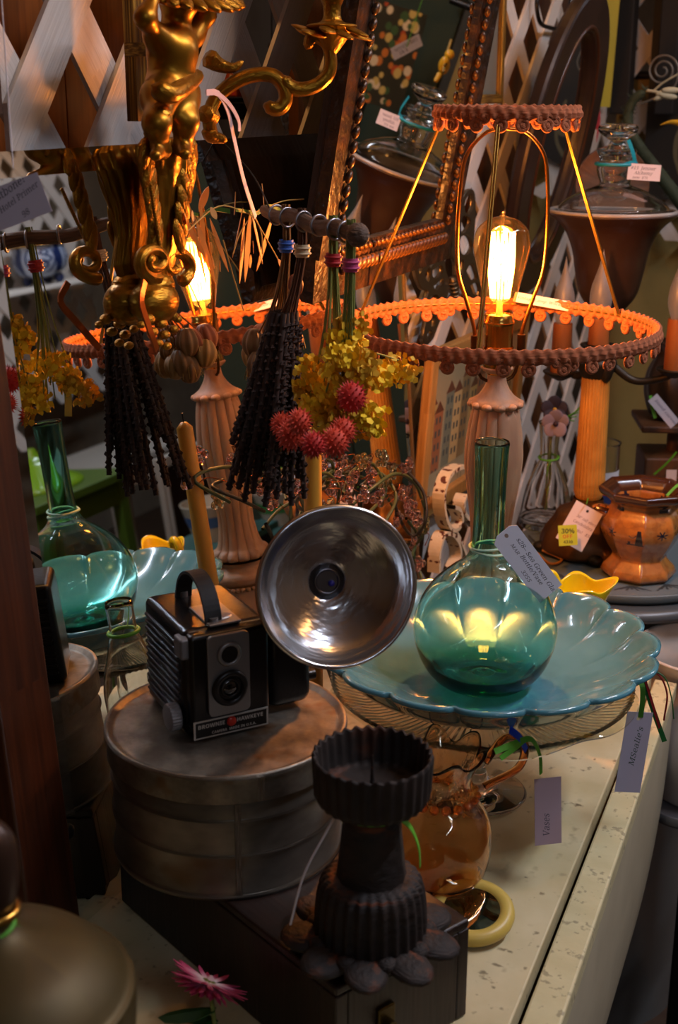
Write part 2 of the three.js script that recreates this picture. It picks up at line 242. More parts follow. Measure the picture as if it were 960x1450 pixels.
// ================= big mirror on the dresser =================
{
  const MX0 = 0.955, MX1 = 1.888, h = 0.8, w = MX1 - MX0, t = thing('dresser_mirror', 'large frameless mirror standing along the back of the dresser', 'mirror', [(MX0 + MX1) / 2, DY + 0.001, 0.95 === 0 ? 0 : (0.95 - DY) * Math.tan(MT)]);
  t.rotation.x = -MT;
  const B = 0.024, e = 0.0022, q = [[-w / 2, 0], [w / 2, 0], [w / 2, h], [-w / 2, h]], n = [[-w / 2 + B, B], [w / 2 - B, B], [w / 2 - B, h - B], [-w / 2 + B, h - B]], P = [], quad = (a, b, c, d) => P.push(...a, ...b, ...c, ...a, ...c, ...d);
  const f = n.map((k) => [...k, 0]), o = q.map((k) => [...k, -e]), bk = q.map((k) => [...k, -0.006]);
  quad(f[0], f[1], f[2], f[3]); for (let i = 0; i < 4; i++) { const j = (i + 1) % 4; quad(o[i], o[j], f[j], f[i]); quad(bk[i], bk[j], o[j], o[i]); } quad(bk[1], bk[0], bk[3], bk[2]);
  const g = new THREE.BufferGeometry(); g.setAttribute('position', new THREE.Float32BufferAttribute(P, 3)); g.computeVertexNormals();
  part(t, 'mirror_glass', g, K.mirror);
  part(t, 'backing_board', bx(w - 0.01, h - 0.01, 0.006, [0, h / 2, -0.0105]), K.walnut);
  part(t, 'edge_strip', [bx(0.004, h, 0.012, [w / 2 + 0.002, h / 2, -0.006])], mat(0x4a3a22, { r: 0.4 }));
  part(t, 'wooden_post', uvm(rb(0.075, h + 0.1, 0.03, 0.004, [-w / 2 - 0.04, h / 2 + 0.05, -0.002]), 0.3), K.redwood, 'reddish brown wooden side post');
  part(t, 'clip', [sp(0.009, [-w / 2 + 0.002, 0.12, 0.006], [1, 1, 0.7])], K.black);
}
// ================= second mirror: carved dark frame, leaning forward =================
{
  const a = [476, 308], b = [614, 312];
  const hitM = (u, v) => { const d = ray(u, v), k = M2P.clone().sub(CAM).dot(M2N) / d.dot(M2N); return CAM.clone().addScaledVector(d, k); };
  const li = hitM(470, 335), ri = hitM(618, 312), w = ri.x - li.x, by = 1.462, h = 0.62, t = thing('framed_mirror', 'rectangular mirror in a carved dark brown frame leaning forward above the dresser mirror', 'mirror', [(li.x + ri.x) / 2, by, M2P.z + (by - M2P.y) * Math.tan(M2T)]);
  t.rotation.set(M2T, M2Y, 0, 'YXZ');
  part(t, 'mirror_glass', bx(w + 0.02, h + 0.01, 0.004, [0, h / 2, -0.002]), K.mirror);
  const prof = poly([[0, 0.002], [0.012, 0.012], [0.03, 0.018], [0.055, 0.012], [0.066, 0.004], [0.066, -0.012], [0, -0.006]]);
  const W2 = w / 2, dark = mat(0xffffff, { map: twoTone(0x120a05, 0x4a2c12, (x, y) => 1.8 * fbm(x * 8, y * 8, 8, 4, 15) - 0.5), r: 0.35, bumpMap: bumpFine, bumpScale: 0.003 });
  const bar = (L) => at(ex(prof, L), [0, 0, -L / 2], [0, 0, 0]);
  part(t, 'frame_side', uvm(at(bar(h + 0.02), [W2, h / 2, 0], [Math.PI / 2, 0, 0].map((x, i) => i === 0 ? -Math.PI / 2 : 0)), 0.15), dark);
  part(t, 'frame_side', uvm(at(at(bar(h + 0.02), [0, 0, 0], [-Math.PI / 2, 0, 0]), [-W2, h / 2, 0], [0, 0, Math.PI]), 0.15), dark);
  const bb = at(at(bar(w + 0.13), [0, 0, 0], [-Math.PI / 2, 0, 0]), [0, 0, 0], [0, 0, -Math.PI / 2]); part(t, 'frame_bottom', uvm(bb, 0.15), dark);
  part(t, 'frame_top', uvm(at(at(bar(w + 0.13), [0, 0, 0], [-Math.PI / 2, 0, 0]), [0, h, 0], [0, 0, Math.PI / 2]), 0.15), dark);
  // carved rope of leaves along the inner edge
  const carve = []; for (let i = 0; i < 26; i++) { const x = -W2 + (i + 0.5) / 26 * w; carve.push(sp(0.012, [x, -0.026, 0.017], [0.95, 0.75, 0.55], [0, 0, 0.6], 8)); carve.push(sp(0.008, [x + 0.006, -0.008, 0.008], [1, 0.6, 0.6], [0, 0, -0.5], 8)); }
  for (const s of [-1, 1]) for (let i = 0; i < 34; i++) carve.push(sp(0.009, [s * (W2 + 0.012), i / 34 * h, 0.012], [0.55, 1, 0.55], [0, 0, s * 0.4], 8));
  part(t, 'carving', carve, mat(0xffffff, { map: twoTone(0x1c0f06, 0x8a5a24, (x, y) => 1.6 * fbm(x * 8, y * 8, 8, 4, 25) - 0.35), r: 0.35, m: 0.3 }), 'rubbed gilt carving').userData.kind = 'stuff';
  part(t, 'backing_board', bx(w + 0.1, h + 0.1, 0.01, [0, h / 2, -0.017]), K.walnut);
  part(t, 'hanging_wire', [wire([-W2, h, -0.02], [0, h + 0.55, -0.14], 0.0015), wire([W2, h, -0.02], [0, h + 0.55, -0.14], 0.0015)], K.black);
}
// ================= things on the near half of the dresser =================
const BOXH = 0.108, BY = DY + BOXH;
{ // dark wooden box: corner A, long side (-.41,.91), short side (.91,.41)
  const t = thing('wooden_box', 'low dark brown wooden box under the round tin', 'box', [1.026, DY + 0.001, 0.02], Math.atan2(-0.41, 0.91));
  const a = 0.375, b = 0.163;                                                        // local z = long side, local x = short side
  part(t, 'side_board', uvm(rb(0.014, BOXH - 0.01, a, 0.002, [0.007, BOXH / 2 - 0.005, a / 2]), 0.3), K.boxwood);
  part(t, 'side_board', uvm(rb(0.014, BOXH - 0.01, a, 0.002, [b - 0.007, BOXH / 2 - 0.005, a / 2]), 0.3), K.boxwood);
  part(t, 'end_board', uvm(rb(b - 0.028, BOXH - 0.01, 0.014, 0.002, [b / 2, BOXH / 2 - 0.005, 0.007]), 0.3), K.boxwood);
  const en = part(t, 'end_board', uvm(rb(b - 0.028, BOXH - 0.01, 0.014, 0.002, [b / 2, BOXH / 2 - 0.005, a - 0.007]), 0.3), K.boxwood);
  part(en, 'latch', [rb(0.02, 0.03, 0.004, 0.0015, [b * 0.35, BOXH * 0.45, a + 0.002]), cy(0.006, 0.006, 0.01, [b * 0.35, BOXH * 0.42, a + 0.006], [Math.PI / 2, 0, 0], 12)], mat(0x4a3c18, { r: 0.4, m: 0.8 }), 'small brass latch');
  part(t, 'lid', uvm(rb(b, 0.01, a, 0.003, [b / 2, BOXH - 0.005, a / 2]), 0.3), K.boxwood);
}
const tinTex = tex(512, (x, y) => { const n = fbm(x * 8, y * 8, 8, 5, 91), s = fbm(x * 60, y * 60, 60, 3, 15), r = fbm(x * 5, y * 5, 5, 4, 55); return mix(mix(hx(0x5c5850), hx(0x8e887c), 1.7 * n + 0.4 * s - 0.55), hx(0x5a3a1e), r > 0.6 ? (r - 0.6) * 6 : 0); });
const tinRough = tex(256, (x, y) => 0.32 + 0.4 * fbm(x * 12, y * 12, 12, 4, 8), { srgb: false });
const tinM = mat(0xffffff, { map: tinTex, roughnessMap: tinRough, r: 1, m: 0.85, bumpMap: bumpFine, bumpScale: 0.0008 });
const TIN = V(1.044, BY + 0.001, 0.15), TH = 0.136;
{
  const t = thing('round_tin', 'round tarnished metal cake tin with ribbed sides under the old camera', 'tin', TIN), R = 0.1225, h = TH;
  part(t, 'body', lt([[0, 0], [R - 0.004, 0], [R - 0.003, 0.004], [R - 0.006, 0.006], [R - 0.006, 0.045], [R - 0.0035, 0.047], [R - 0.006, 0.049], [R - 0.006, 0.083], [R - 0.0035, 0.085], [R - 0.006, 0.087], [R - 0.006, h - 0.012], [R - 0.02, h - 0.012]], 96), tinM);
  part(t, 'lid', [uvm(lt([[R - 0.0045, h - 0.03], [R - 0.001, h - 0.03], [R - 0.001, h - 0.007], [R + 0.001, h - 0.004], [R, h], [R - 0.004, h], [R - 0.007, h - 0.004], [R - 0.011, h - 0.004], [0, h - 0.003]], 96), 0.22)], tinM);
  const a = 0.35; part(t, 'seam', [at(bx(0.006, h - 0.035, 0.0015, [0, (h - 0.03) / 2, R - 0.0048]), [0, 0, 0], [0, -0.94, 0])], tinM);
}
// ---------- box camera with flash ----------
{
  const T = TIN.y + TH - 0.0025, c = pY(268, 1051, T), t = thing('box_camera', 'black box camera with silver front plate and big chrome flash reflector', 'camera', [c.x, T, c.z], -0.625);
  const w = 0.09, h = 0.113, d = 0.112, bk = mat(0x0a0a0b, { r: 0.28, bumpMap: bumpFine, bumpScale: 0.0002 }), alu = mat(0x8e8e8e, { r: 0.4, m: 0.8 });
  const body = part(t, 'body', [rb(w, h, d, 0.008, [w / 2, h / 2, -d / 2 - 0.008], null, 3), rb(w - 0.006, h - 0.012, 0.016, 0.005, [w / 2, h / 2 + 0.004, -0.006], null, 3)], bk);
  const ribs = []; for (let i = 0; i < 12; i++) ribs.push(rb(0.004, 0.0035, d - 0.02, 0.0012, [-0.0005, 0.014 + i * 0.0075, -d / 2 - 0.01], null, 1)); part(body, 'grip_ribs', ribs, bk);
  const pl = part(t, 'front_plate', [ex2(0.043, 0.084, 0.004, 0.006, [w * 0.46, 0.067, 0.003])], alu, 'silver metal front plate');
  part(pl, 'viewfinder_lens', [cy(0.0095, 0.0095, 0.002, [w * 0.46, 0.089, 0.0078], [Math.PI / 2, 0, 0])], K.black); part(pl, 'viewfinder_ring', to(0.0105, 0.0022, [w * 0.46, 0.089, 0.008], null, 28), alu);
  part(pl, 'lens_ring', [to(0.0155, 0.0035, [w * 0.46, 0.053, 0.008], null, 36, 10), cy(0.0155, 0.0155, 0.004, [w * 0.46, 0.053, 0.006], [Math.PI / 2, 0, 0]), to(0.009, 0.0015, [w * 0.46, 0.053, 0.0085], null, 28)], K.black);
  part(pl, 'lens', [sp(0.009, [w * 0.46, 0.053, 0.006], [1, 1, 0.45], null, 20)], mat(0x060608, { r: 0.03, clearcoat: 1 }));
  const np = print(512, 128, '#b8b4ac', [['BROWNIE', 26, 56, 40, 0, '#c8c4bc'], ['HAWKEYE', 292, 56, 40, 0, '#c8c4bc'], ['CAMERA  MADE IN U.S.A.', 120, 106, 26, 0, '#c8c4bc']], 'bold {}px sans-serif', (g) => { g.fillStyle = '#1a1918'; g.fillRect(12, 10, 488, 108); g.fillStyle = '#c8281e'; g.beginPath(); g.arc(256, 42, 26, 0, 7); g.fill(); });
  const plate = card(0.08, 0.019, 0.0015); part(t, 'name_plate', at(plate, [w / 2 - 0.001, 0.0115, 0.0025]), mat(0xffffff, { map: np, r: 0.35, m: 0.3 }), 'name plate with red dot');
  part(t, 'red_button', at(sp(0.0052, [0, 0, 0], [1, 1, 0.5]), [w / 2 - 0.001, 0.0145, 0.0035]), mat(0xc02a18, { r: 0.3 }));
  part(t, 'winding_knob', [at(lobed([[0, -0.006], [0.0125, -0.006], [0.0135, -0.004], [0.0135, 0.004], [0.0125, 0.006], [0, 0.006]], 24, (r, y, a) => [r * (1 + 0.04 * Math.cos(24 * a)), y], 96), [-0.008, 0.02, -0.022], [0, 0, Math.PI / 2])], mat(0x8a8a8c, { r: 0.5, m: 0.3 }), 'grey ridged winding knob');
  part(t, 'shutter_lever', rb(0.012, 0.022, 0.02, 0.003, [0.001, h - 0.016, -0.012]), mat(0x6a6a6c, { r: 0.5, m: 0.3 }), 'grey shutter lever');
  part(t, 'top_plate', [rb(0.034, 0.003, 0.055, 0.0012, [w / 2, h + 0.001, -0.036]), sp(0.014, [w / 2, h + 0.002, -0.026], [1, 0.25, 0.7])], alu, 'silver viewfinder hood');
  part(t, 'strap_handle', [at(strip(new Array(9).fill(0).map((_, i) => { const q = i / 8 * Math.PI; return [0, h - 0.004 + 0.043 * Math.sin(q), -0.058 - 0.041 * Math.cos(q)]; }), 0.017, [0, 1, -0.001], 0.003), [w * 0.4, 0, 0])], K.blackMatte, 'black carrying strap');
  for (const z of [-0.085, -0.012]) part(t, 'strap_stud', cy(0.005, 0.005, 0.012, [w * 0.4, h, z + (z < -0.05 ? -0.014 : -0.006)]), alu);
  // flash: battery handle, bracket, reflector
  const hx0 = w + 0.03; part(t, 'flash_handle', [rb(0.05, 0.092, 0.045, 0.012, [hx0, 0.05, -0.04], null, 3), rb(0.02, 0.06, 0.03, 0.004, [w + 0.004, 0.05, -0.04]), cy(0.006, 0.006, 0.012, [hx0 + 0.026, 0.03, -0.03], [0, 0, Math.PI / 2], 12)], bk);
  t.updateMatrixWorld(true); const ctr = t.worldToLocal(pX(478, 832, 1.06));
  const R = 0.0785, prof = [[R + 0.001, 0], [R - 0.001, 0.0028], [R - 0.0035, 0.001], ...smooth([[R - 0.005, -0.003], [R * 0.78, -0.018], [R * 0.5, -0.031], [R * 0.26, -0.039], [R * 0.22, -0.042]], 24), [R * 0.21, -0.05], [0, -0.05]];
  const dish = part(t, 'flash_reflector', at(lt(prof, 96), [0, 0, 0], [Math.PI / 2, 0, 0]), mat(0xd8d8da, { r: 0.2, m: 1, bumpMap: bumpFine, bumpScale: 0.0006 }), 'polished chrome reflector dish');
  dish.position.copy(ctr); const n = TOCAM.clone().addScaledVector(RT, 0.26).addScaledVector(UP, -0.1).applyQuaternion(t.quaternion.clone().invert()); face(dish, n);
  part(dish, 'bulb_socket', [cy(0.011, 0.012, 0.012, [0, 0, -0.046], [Math.PI / 2, 0, 0]), to(0.012, 0.0015, [0, 0, -0.04], null, 24)], mat(0x77757a, { r: 0.25, m: 1 }));
  part(dish, 'contact_pin', sp(0.0032, [0.004, -0.002, -0.0385]), mat(0x2a2488, { r: 0.3 }), 'small violet contact');
  part(dish, 'outer_shell', at(lt(smooth([[R + 0.0015, -0.001], [R * 0.82, -0.02], [R * 0.52, -0.036], [R * 0.3, -0.046], [R * 0.26, -0.062]], 20).concat([[0, -0.062]]), 64), [0, 0, 0], [Math.PI / 2, 0, 0]), K.black);
  const bk0 = ctr.clone().addScaledVector(n.clone().normalize(), -0.055); part(t, 'flash_bracket', [tb([[hx0, 0.09, -0.04], [hx0, 0.11, -0.045], [bk0.x, bk0.y, bk0.z]], 0.009, 12, 8)], K.black);
}
function ex2(w, h, th, r, p) { const s = new THREE.Shape(), a = w / 2, b = h / 2; s.moveTo(-a + r, -b); s.lineTo(a - r, -b); s.quadraticCurveTo(a, -b, a, -b + r); s.lineTo(a, b - r); s.quadraticCurveTo(a, b, a - r, b); s.lineTo(-a + r, b); s.quadraticCurveTo(-a, b, -a, b - r); s.lineTo(-a, -b + r); s.quadraticCurveTo(-a, -b, -a + r, -b); return at(ex(s, th - 0.001, 0.0006), p); }
// ---------- iron candle holder on the box ----------
{
  const c = V(0.94, BY + 0.001, 0.363), t = thing('candle_holder', 'rusty cast iron candle holder with fluted cup and petal base', 'candle holder', c);
  const rust = mat(0xffffff, { map: tex(256, (x, y) => mix(mix(hx(0x17120f), hx(0x2c2019), 1.6 * fbm(x * 9, y * 9, 9, 4, 3) - 0.3), hx(0x5a2c12), Math.max(0, fbm(x * 6, y * 6, 6, 4, 66) - 0.55) * 5)), r: 0.72, m: 0.2, bumpMap: bumpFine, bumpScale: 0.0014 });
  const fl = (n, k) => (r, y, a) => [r * (1 + k * Math.cos(n * a)), y];
  const petals = []; for (let i = 0; i < 9; i++) { const a = i / 9 * Math.PI * 2 + 0.2; petals.push(at(sp(0.02, [0, 0, 0], [1, 0.42, 1.25], null, 14), [Math.sin(a) * 0.058, 0.013, Math.cos(a) * 0.058], [0.15, a, 0])); petals.push(sp(0.011, [Math.sin(a + 0.35) * 0.05, 0.016, Math.cos(a + 0.35) * 0.05], [1, 0.7, 1], null, 10)); }
  part(t, 'petal_base', [lt([[0, 0.001], [0.05, 0.001], [0.058, 0.01], [0.045, 0.02], [0.03, 0.026]], 48), ...petals], rust);
  part(t, 'fluted_foot', lobed(smooth([[0.05, 0.02], [0.049, 0.045], [0.046, 0.066], [0.04, 0.074], [0.028, 0.077]], 20), 28, fl(28, 0.03), 224), rust);
  part(t, 'stem', lt(smooth([[0.032, 0.074], [0.03, 0.09], [0.027, 0.12], [0.026, 0.14], [0.03, 0.148]], 20), 12), rust);
  const cup = part(t, 'cup', lobed([[0, 0.147], [0.036, 0.147], [0.047, 0.152], [0.051, 0.16], [0.0525, 0.192], [0.0515, 0.196], [0.049, 0.194], [0.047, 0.165], [0.04, 0.16], [0, 0.159]], 30, (r, y, a) => [r > 0.045 ? r * (1 + 0.018 * Math.cos(30 * a)) : r, y > 0.185 ? y + 0.0012 * Math.cos(30 * a) : y], 240), rust);
  part(cup, 'spike', cy(0.0008, 0.0028, 0.034, [0, 0.177, 0], null, 8), rust);
  part(t, 'ribbon', [to(0.029, 0.0022, [0, 0.143, 0], [Math.PI / 2, 0, 0], 32, 6), strip([[-0.004, 0.143, 0.029], [0.004, 0.13, 0.036], [0.008, 0.11, 0.042], [0.01, 0.09, 0.043]], 0.006, [0.3, 0, 1])], K.green, 'green ribbon tied under the cup');
  const tg = part(t, 'string', [tb([[-0.018, 0.143, -0.024], [-0.024, 0.12, -0.034], [-0.034, 0.08, -0.05], [-0.042, 0.03, -0.06]], 0.0011, 20)], K.paper, 'white string');
}
// ---------- amber glass pitcher ----------
{
  const c = V(1.2, DY + 0.001, 0.326), t = thing('glass_pitcher', 'amber crackle glass pitcher with ruffled rim and looped handle', 'pitcher', c); t.scale.set(1.2, 1.1, 1.2);
  const amber = glass(0xff963c, 0.0145, { bumpMap: bumpFine, bumpScale: 0.0008 });
  const o = smooth([[0.02, 0.001], [0.031, 0.004], [0.041, 0.025], [0.047, 0.055], [0.044, 0.085], [0.031, 0.108], [0.026, 0.122], [0.029, 0.14], [0.037, 0.158]], 40), i = o.slice().reverse().map(([r, y]) => [Math.max(0, r - 0.0028), y + (y < 0.02 ? 0.006 : 0)]);
  part(t, 'body', lobed([[0, 0.003], ...o, [0.0365, 0.16], ...i, [0, 0.009]], 6, (r, y, a) => { const k = Math.max(0, (y - 0.125) / 0.035); return [r * (1 + 0.13 * k * k * Math.cos(6 * a)), y + 0.007 * k * k * Math.sin(6 * a + 1)]; }, 120), amber);
  const col = []; for (let k = 0; k < 18; k++) { const a = k / 18 * Math.PI * 2; col.push(sp(0.0048, [Math.sin(a) * 0.031, 0.112, Math.cos(a) * 0.031], null, null, 10)); } part(t, 'collar', col, amber, 'beaded collar').userData.kind = 'stuff';
  part(t, 'handle', tb([[0.028, 0.14, 0.03], [0.04, 0.165, 0.045], [0.05, 0.16, 0.058], [0.045, 0.135, 0.058], [0.03, 0.112, 0.03]], 0.004, 30, 8), glass(0xd07030, 0.012));
  part(t, 'green_ribbon', [strip([[0.01, 0.165, 0.045], [0.03, 0.166, 0.056], [0.052, 0.162, 0.065], [0.057, 0.145, 0.072], [0.055, 0.125, 0.075]], 0.006, [0, 0.6, 1]), strip([[0.012, 0.158, 0.05], [0.03, 0.163, 0.058], [0.045, 0.166, 0.062]], 0.005, [0, 0.6, 1])], K.green);
  part(t, 'blue_tape', [strip([[0.034, 0.178, 0.05], [0.04, 0.168, 0.058], [0.042, 0.155, 0.064]], 0.009, [0, 0.5, 1])], mat(0x1840c0, { r: 0.4 }), 'strip of blue tape');
  const tm = print(128, 340, '#a58f98', [['Vases', 70, 300, 44, -Math.PI / 2, '#4a4450']]);
  const tg = part(t, 'price_tag', card(0.026, 0.07), mat(0xffffff, { map: tm, r: 0.85 }), 'mauve price tag'); tg.position.set(0.06, 0.082, 0.082); face(tg, TOCAM.clone().addScaledVector(RT, 0.2).setY(0.15));
}
// ---------- round hand mirror lying on the dresser ----------
{
  const c = pY(668, 1294, DY + 0.016), t = thing('hand_mirror', 'round mirror with a thick ivory yellow rim lying beside the amber pitcher', 'mirror', [c.x, DY + 0.0185, c.z]); t.quaternion.setFromUnitVectors(UP, V(-0.2, 0.97, 0.06).normalize());
  part(t, 'rim', to(0.037, 0.0088, [0, 0, 0], [Math.PI / 2, 0, 0], 64, 14), mat(0xc2a74e, { r: 0.4 })); part(t, 'mirror_glass', cy(0.034, 0.034, 0.004, [0, 0.003, 0], null, 48), K.mirror); part(t, 'back', cy(0.036, 0.036, 0.003, [0, -0.006, 0], null, 48), K.walnut);
}
// ================= bowl stack and green bottle =================
const BX = 1.395, BZ = 0.298;
{
  const t = thing('cake_stand', 'clear glass pedestal cake stand with ribbed plate under the blue bowl', 'cake stand', [1.425, DY + 0.001, 0.285]);
  part(t, 'foot', lt([[0, 0.002], [0.058, 0], [0.063, 0.003], [0.06, 0.006], [0.03, 0.013], [0.014, 0.022], [0.009, 0.04], [0.012, 0.07], [0.009, 0.1], [0.014, 0.125], [0.03, 0.136], [0, 0.137]], 64), K.clear);
  const q = [[0, 0.139], [0.09, 0.138], [0.15, 0.142], [0.178, 0.15], [0.186, 0.158], [0.184, 0.161], [0.176, 0.155], [0.15, 0.148], [0.09, 0.144], [0, 0.144]];
  part(t, 'ribbed_plate', lobed(q, 110, (r, y, a) => [r * (r > 0.14 ? 1 + 0.006 * Math.cos(110 * a) : 1), r > 0.14 ? y + 0.0012 * Math.cos(110 * a) : y], 440), glass());
}
{
  const q = [[0, 0.004], [0.07, 0.003], [0.12, 0.006], [0.165, 0.014], [0.186, 0.02], [0.186, 0.024], [0.165, 0.0185], [0.12, 0.0105], [0.07, 0.008], [0, 0.008]];
  one('glass_plate', 'clear glass plate with a wavy edge under the blue bowl', 'plate', lobed(q, 8, (r, y, a) => { const k = Math.pow(r / 0.186, 4); return [r * (1 + 0.03 * k * Math.cos(8 * a)), y + 0.006 * k * Math.sin(8 * a + 0.6)]; }, 240), mat(0xfffdf4, { r: 0.03, transmission: 1, thickness: 0, ior: 1.5 }), [BX + 0.004, DY + 0.145, BZ - 0.004]);
}
const BOWLY = DY + 0.1545;
{
  const q = [[0, 0.006], [0.06, 0.004], [0.085, 0.004], [0.12, 0.014], [0.165, 0.036], [0.196, 0.064], [0.204, 0.07], [0.2045, 0.075], [0.2, 0.0755], [0.192, 0.07], [0.165, 0.0475], [0.12, 0.027], [0.085, 0.0165], [0.05, 0.014], [0, 0.014]];
  const N = 16, prof = [...smooth(q.slice(0, 7), 26), [0.2045, 0.0748], ...smooth(q.slice(8), 40)];
  const glaze = mat(0xffffff, { map: twoTone(0x3f7684, 0x578f9e, (x, y) => 1.6 * fbm(x * 10, y * 10, 10, 4, 12) - 0.3), r: 0.14, clearcoat: 1, clearcoatRoughness: 0.03 });
  one('scalloped_bowl', 'large turquoise glazed bowl with scalloped shell shaped rim holding the green bottle', 'bowl', lobed(prof, N, (r, y, a) => { const k = Math.pow(Math.min(1, r / 0.204), 2.2), s = Math.abs(Math.cos(N * a / 2)), f = Math.pow(s, 0.5) - 0.75; return [r * (1 + 0.072 * k * f), y + (0.003 * k) * f]; }, 320), glaze, [BX, BOWLY, BZ]);
}
const sea = glass(0x2fb496, 0.019, { ior: 1.46 });
const BOTY = BOWLY + 0.0172;
{
  const t = thing('glass_bottle', 'sea green glass bottle with round body and long straight neck in the blue bowl', 'bottle', [BX, BOTY, BZ]);
  const o = [...smooth([[0.03, 0.0], [0.055, 0.004], [0.075, 0.028], [0.0855, 0.062], [0.083, 0.09], [0.068, 0.12], [0.045, 0.143], [0.028, 0.156], [0.0205, 0.17], [0.0185, 0.19], [0.0183, 0.24], [0.0195, 0.285], [0.0205, 0.2975]], 70)], i = o.slice().reverse().map(([r, y]) => { const w = y < 0.05 ? 0.0022 + (0.05 - y) * 0.09 : y > 0.16 ? 0.0034 : 0.0022; return [Math.max(0.0005, r - w * (y < 0.012 ? 2.4 : 1)), y < 0.03 ? y + 0.009 * (1 - y / 0.03) : y]; });
  part(t, 'glass_body', lt([[0, 0.006], [0.018, 0.004], ...o, [0.0198, 0.3], [0.0185, 0.3], ...i, [0.01, 0.013], [0, 0.016]], 96), sea);
  part(t, 'string', [to(0.022, 0.0018, [0, 0.17, 0], [Math.PI / 2 + 0.12, 0, -0.06], 40, 6), to(0.0215, 0.0016, [0, 0.174, 0], [Math.PI / 2 - 0.1, 0, 0.1], 40, 6)], mat(0x9fc8b4, { r: 0.6 }), 'pale green ribbon around the neck');
  const tm = print(512, 220, '#d4d4e2', [['s28– Sea Green Glass', 92, 70, 46, 0.05], ['Bottle/Vase', 190, 124, 44, 0.04], ['MAR', 96, 128, 34, 0.05], ['3355', 270, 186, 40, 0.05]], 'italic {}px serif', (g) => { g.fillStyle = '#8a7468'; g.beginPath(); g.arc(36, 110, 14, 0, 7); g.fill(); });
  const s = poly([[0, 0.008], [0.006, 0], [0.106, 0], [0.106, 0.034], [0.006, 0.034], [0, 0.026]]), g = faceUV(at(ex(s, 0.0006), [0, -0.017, 0]));
  const tg = part(t, 'price_tag', g, mat(0xffffff, { map: tm, r: 0.8 }), 'white handwritten price tag');
  // hangs from the string, swinging out to the right and down
  const A = pX(712, 752, 1.36), B = pX(785, 848, 1.41); const x = B.clone().sub(A).normalize(), n = TOCAM.clone().addScaledVector(x, -TOCAM.dot(x)).normalize(), y = n.clone().cross(x);
  tg.position.copy(A).sub(t.position); basis(tg, x, y, n);
}
// ---------- small clear bottle between tin and mirror ----------
{
  const b = bounce(170, 868, 'z', 0.052);
  const t = thing('clear_bottle', 'small clear glass bottle with a short square neck behind the tin', 'bottle', [b.x, DY + 0.001, b.z]);
  const top = b.y - DY + 0.014; const R = 0.036;
  const o = smooth([[R * 0.9, 0], [R, 0.01], [R, top - 0.14], [R * 0.95, top - 0.1], [R * 0.6, top - 0.055], [0.0165, top - 0.038], [0.0165, top - 0.004]], 40), i = o.slice().reverse().map(([r, y]) => [r - 0.002, y < 0.02 ? y + 0.006 : y]);
  part(t, 'glass_body', lt([[0, 0.003], ...o, [0.0155, top], ...i, [0, 0.008]], 48), glass(0xdce8c8, 0.06));
  part(t, 'ribbon', [to(0.018, 0.0024, [0, top - 0.038, 0], [Math.PI / 2, 0, 0.15], 30, 6), strip([[0.014, top - 0.038, 0.005], [0.03, top - 0.03, 0.01], [0.042, top - 0.02, 0.012]], 0.004, [0, 0.3, 1])], K.green, 'green ribbon');
}
// ---------- dark urn lamp base, bottom of the picture ----------
{
  const d = 0.93, p = pD(2, 1440, d), t = thing('urn', 'dark bronze bulb shaped urn with a small globe neck and green ribbon', 'urn', [p.x, DY + 0.001, p.z]), k = mpp(p), R = 190 * k;
  const sh = yAt(2, 1440, p.x, p.z) - DY, ys = (v) => yAt(2, v, p.x, p.z) - DY;
  const bz = mat(0xffffff, { map: twoTone(0x3c3218, 0x524522, (x, y) => fbm(x * 10, y * 6, 6, 4, 3)), r: 0.5, m: 0.55 });
  const c1 = ys(1288), c2 = ys(1222);
  part(t, 'body', lt(smooth([[0.03, 0], [0.05, 0.004], [R * 0.8, sh * 0.3], [R, sh], [R * 0.93, sh + 0.025], [R * 0.66, sh + 0.05], [0.025, sh + 0.066], [0.014, sh + 0.075], [0.012, c1 - 0.004]], 50), 64), bz);
  part(t, 'neck_ring', to(0.0165, 0.0035, [0, c1, 0], [Math.PI / 2, 0, 0], 40), K.brass);
  part(t, 'globe', lt(smooth([[0.012, c1], [0.018, c1 + 0.01], [0.0205, c2 - 0.005], [0.0185, c2 + 0.018], [0.008, c2 + 0.032], [0, c2 + 0.033]], 30), 48), mat(0x3c2a20, { r: 0.3, m: 0.4 }));
  part(t, 'ribbon', [to(0.014, 0.002, [0, c1 - 0.012, 0], [Math.PI / 2, 0.2, 0], 30, 6), strip([[0.004, c1 - 0.012, 0.013], [0.012, c1 - 0.02, 0.014], [0.006, c1 - 0.028, 0.016]], 0.004)], K.green, 'green ribbon');
}
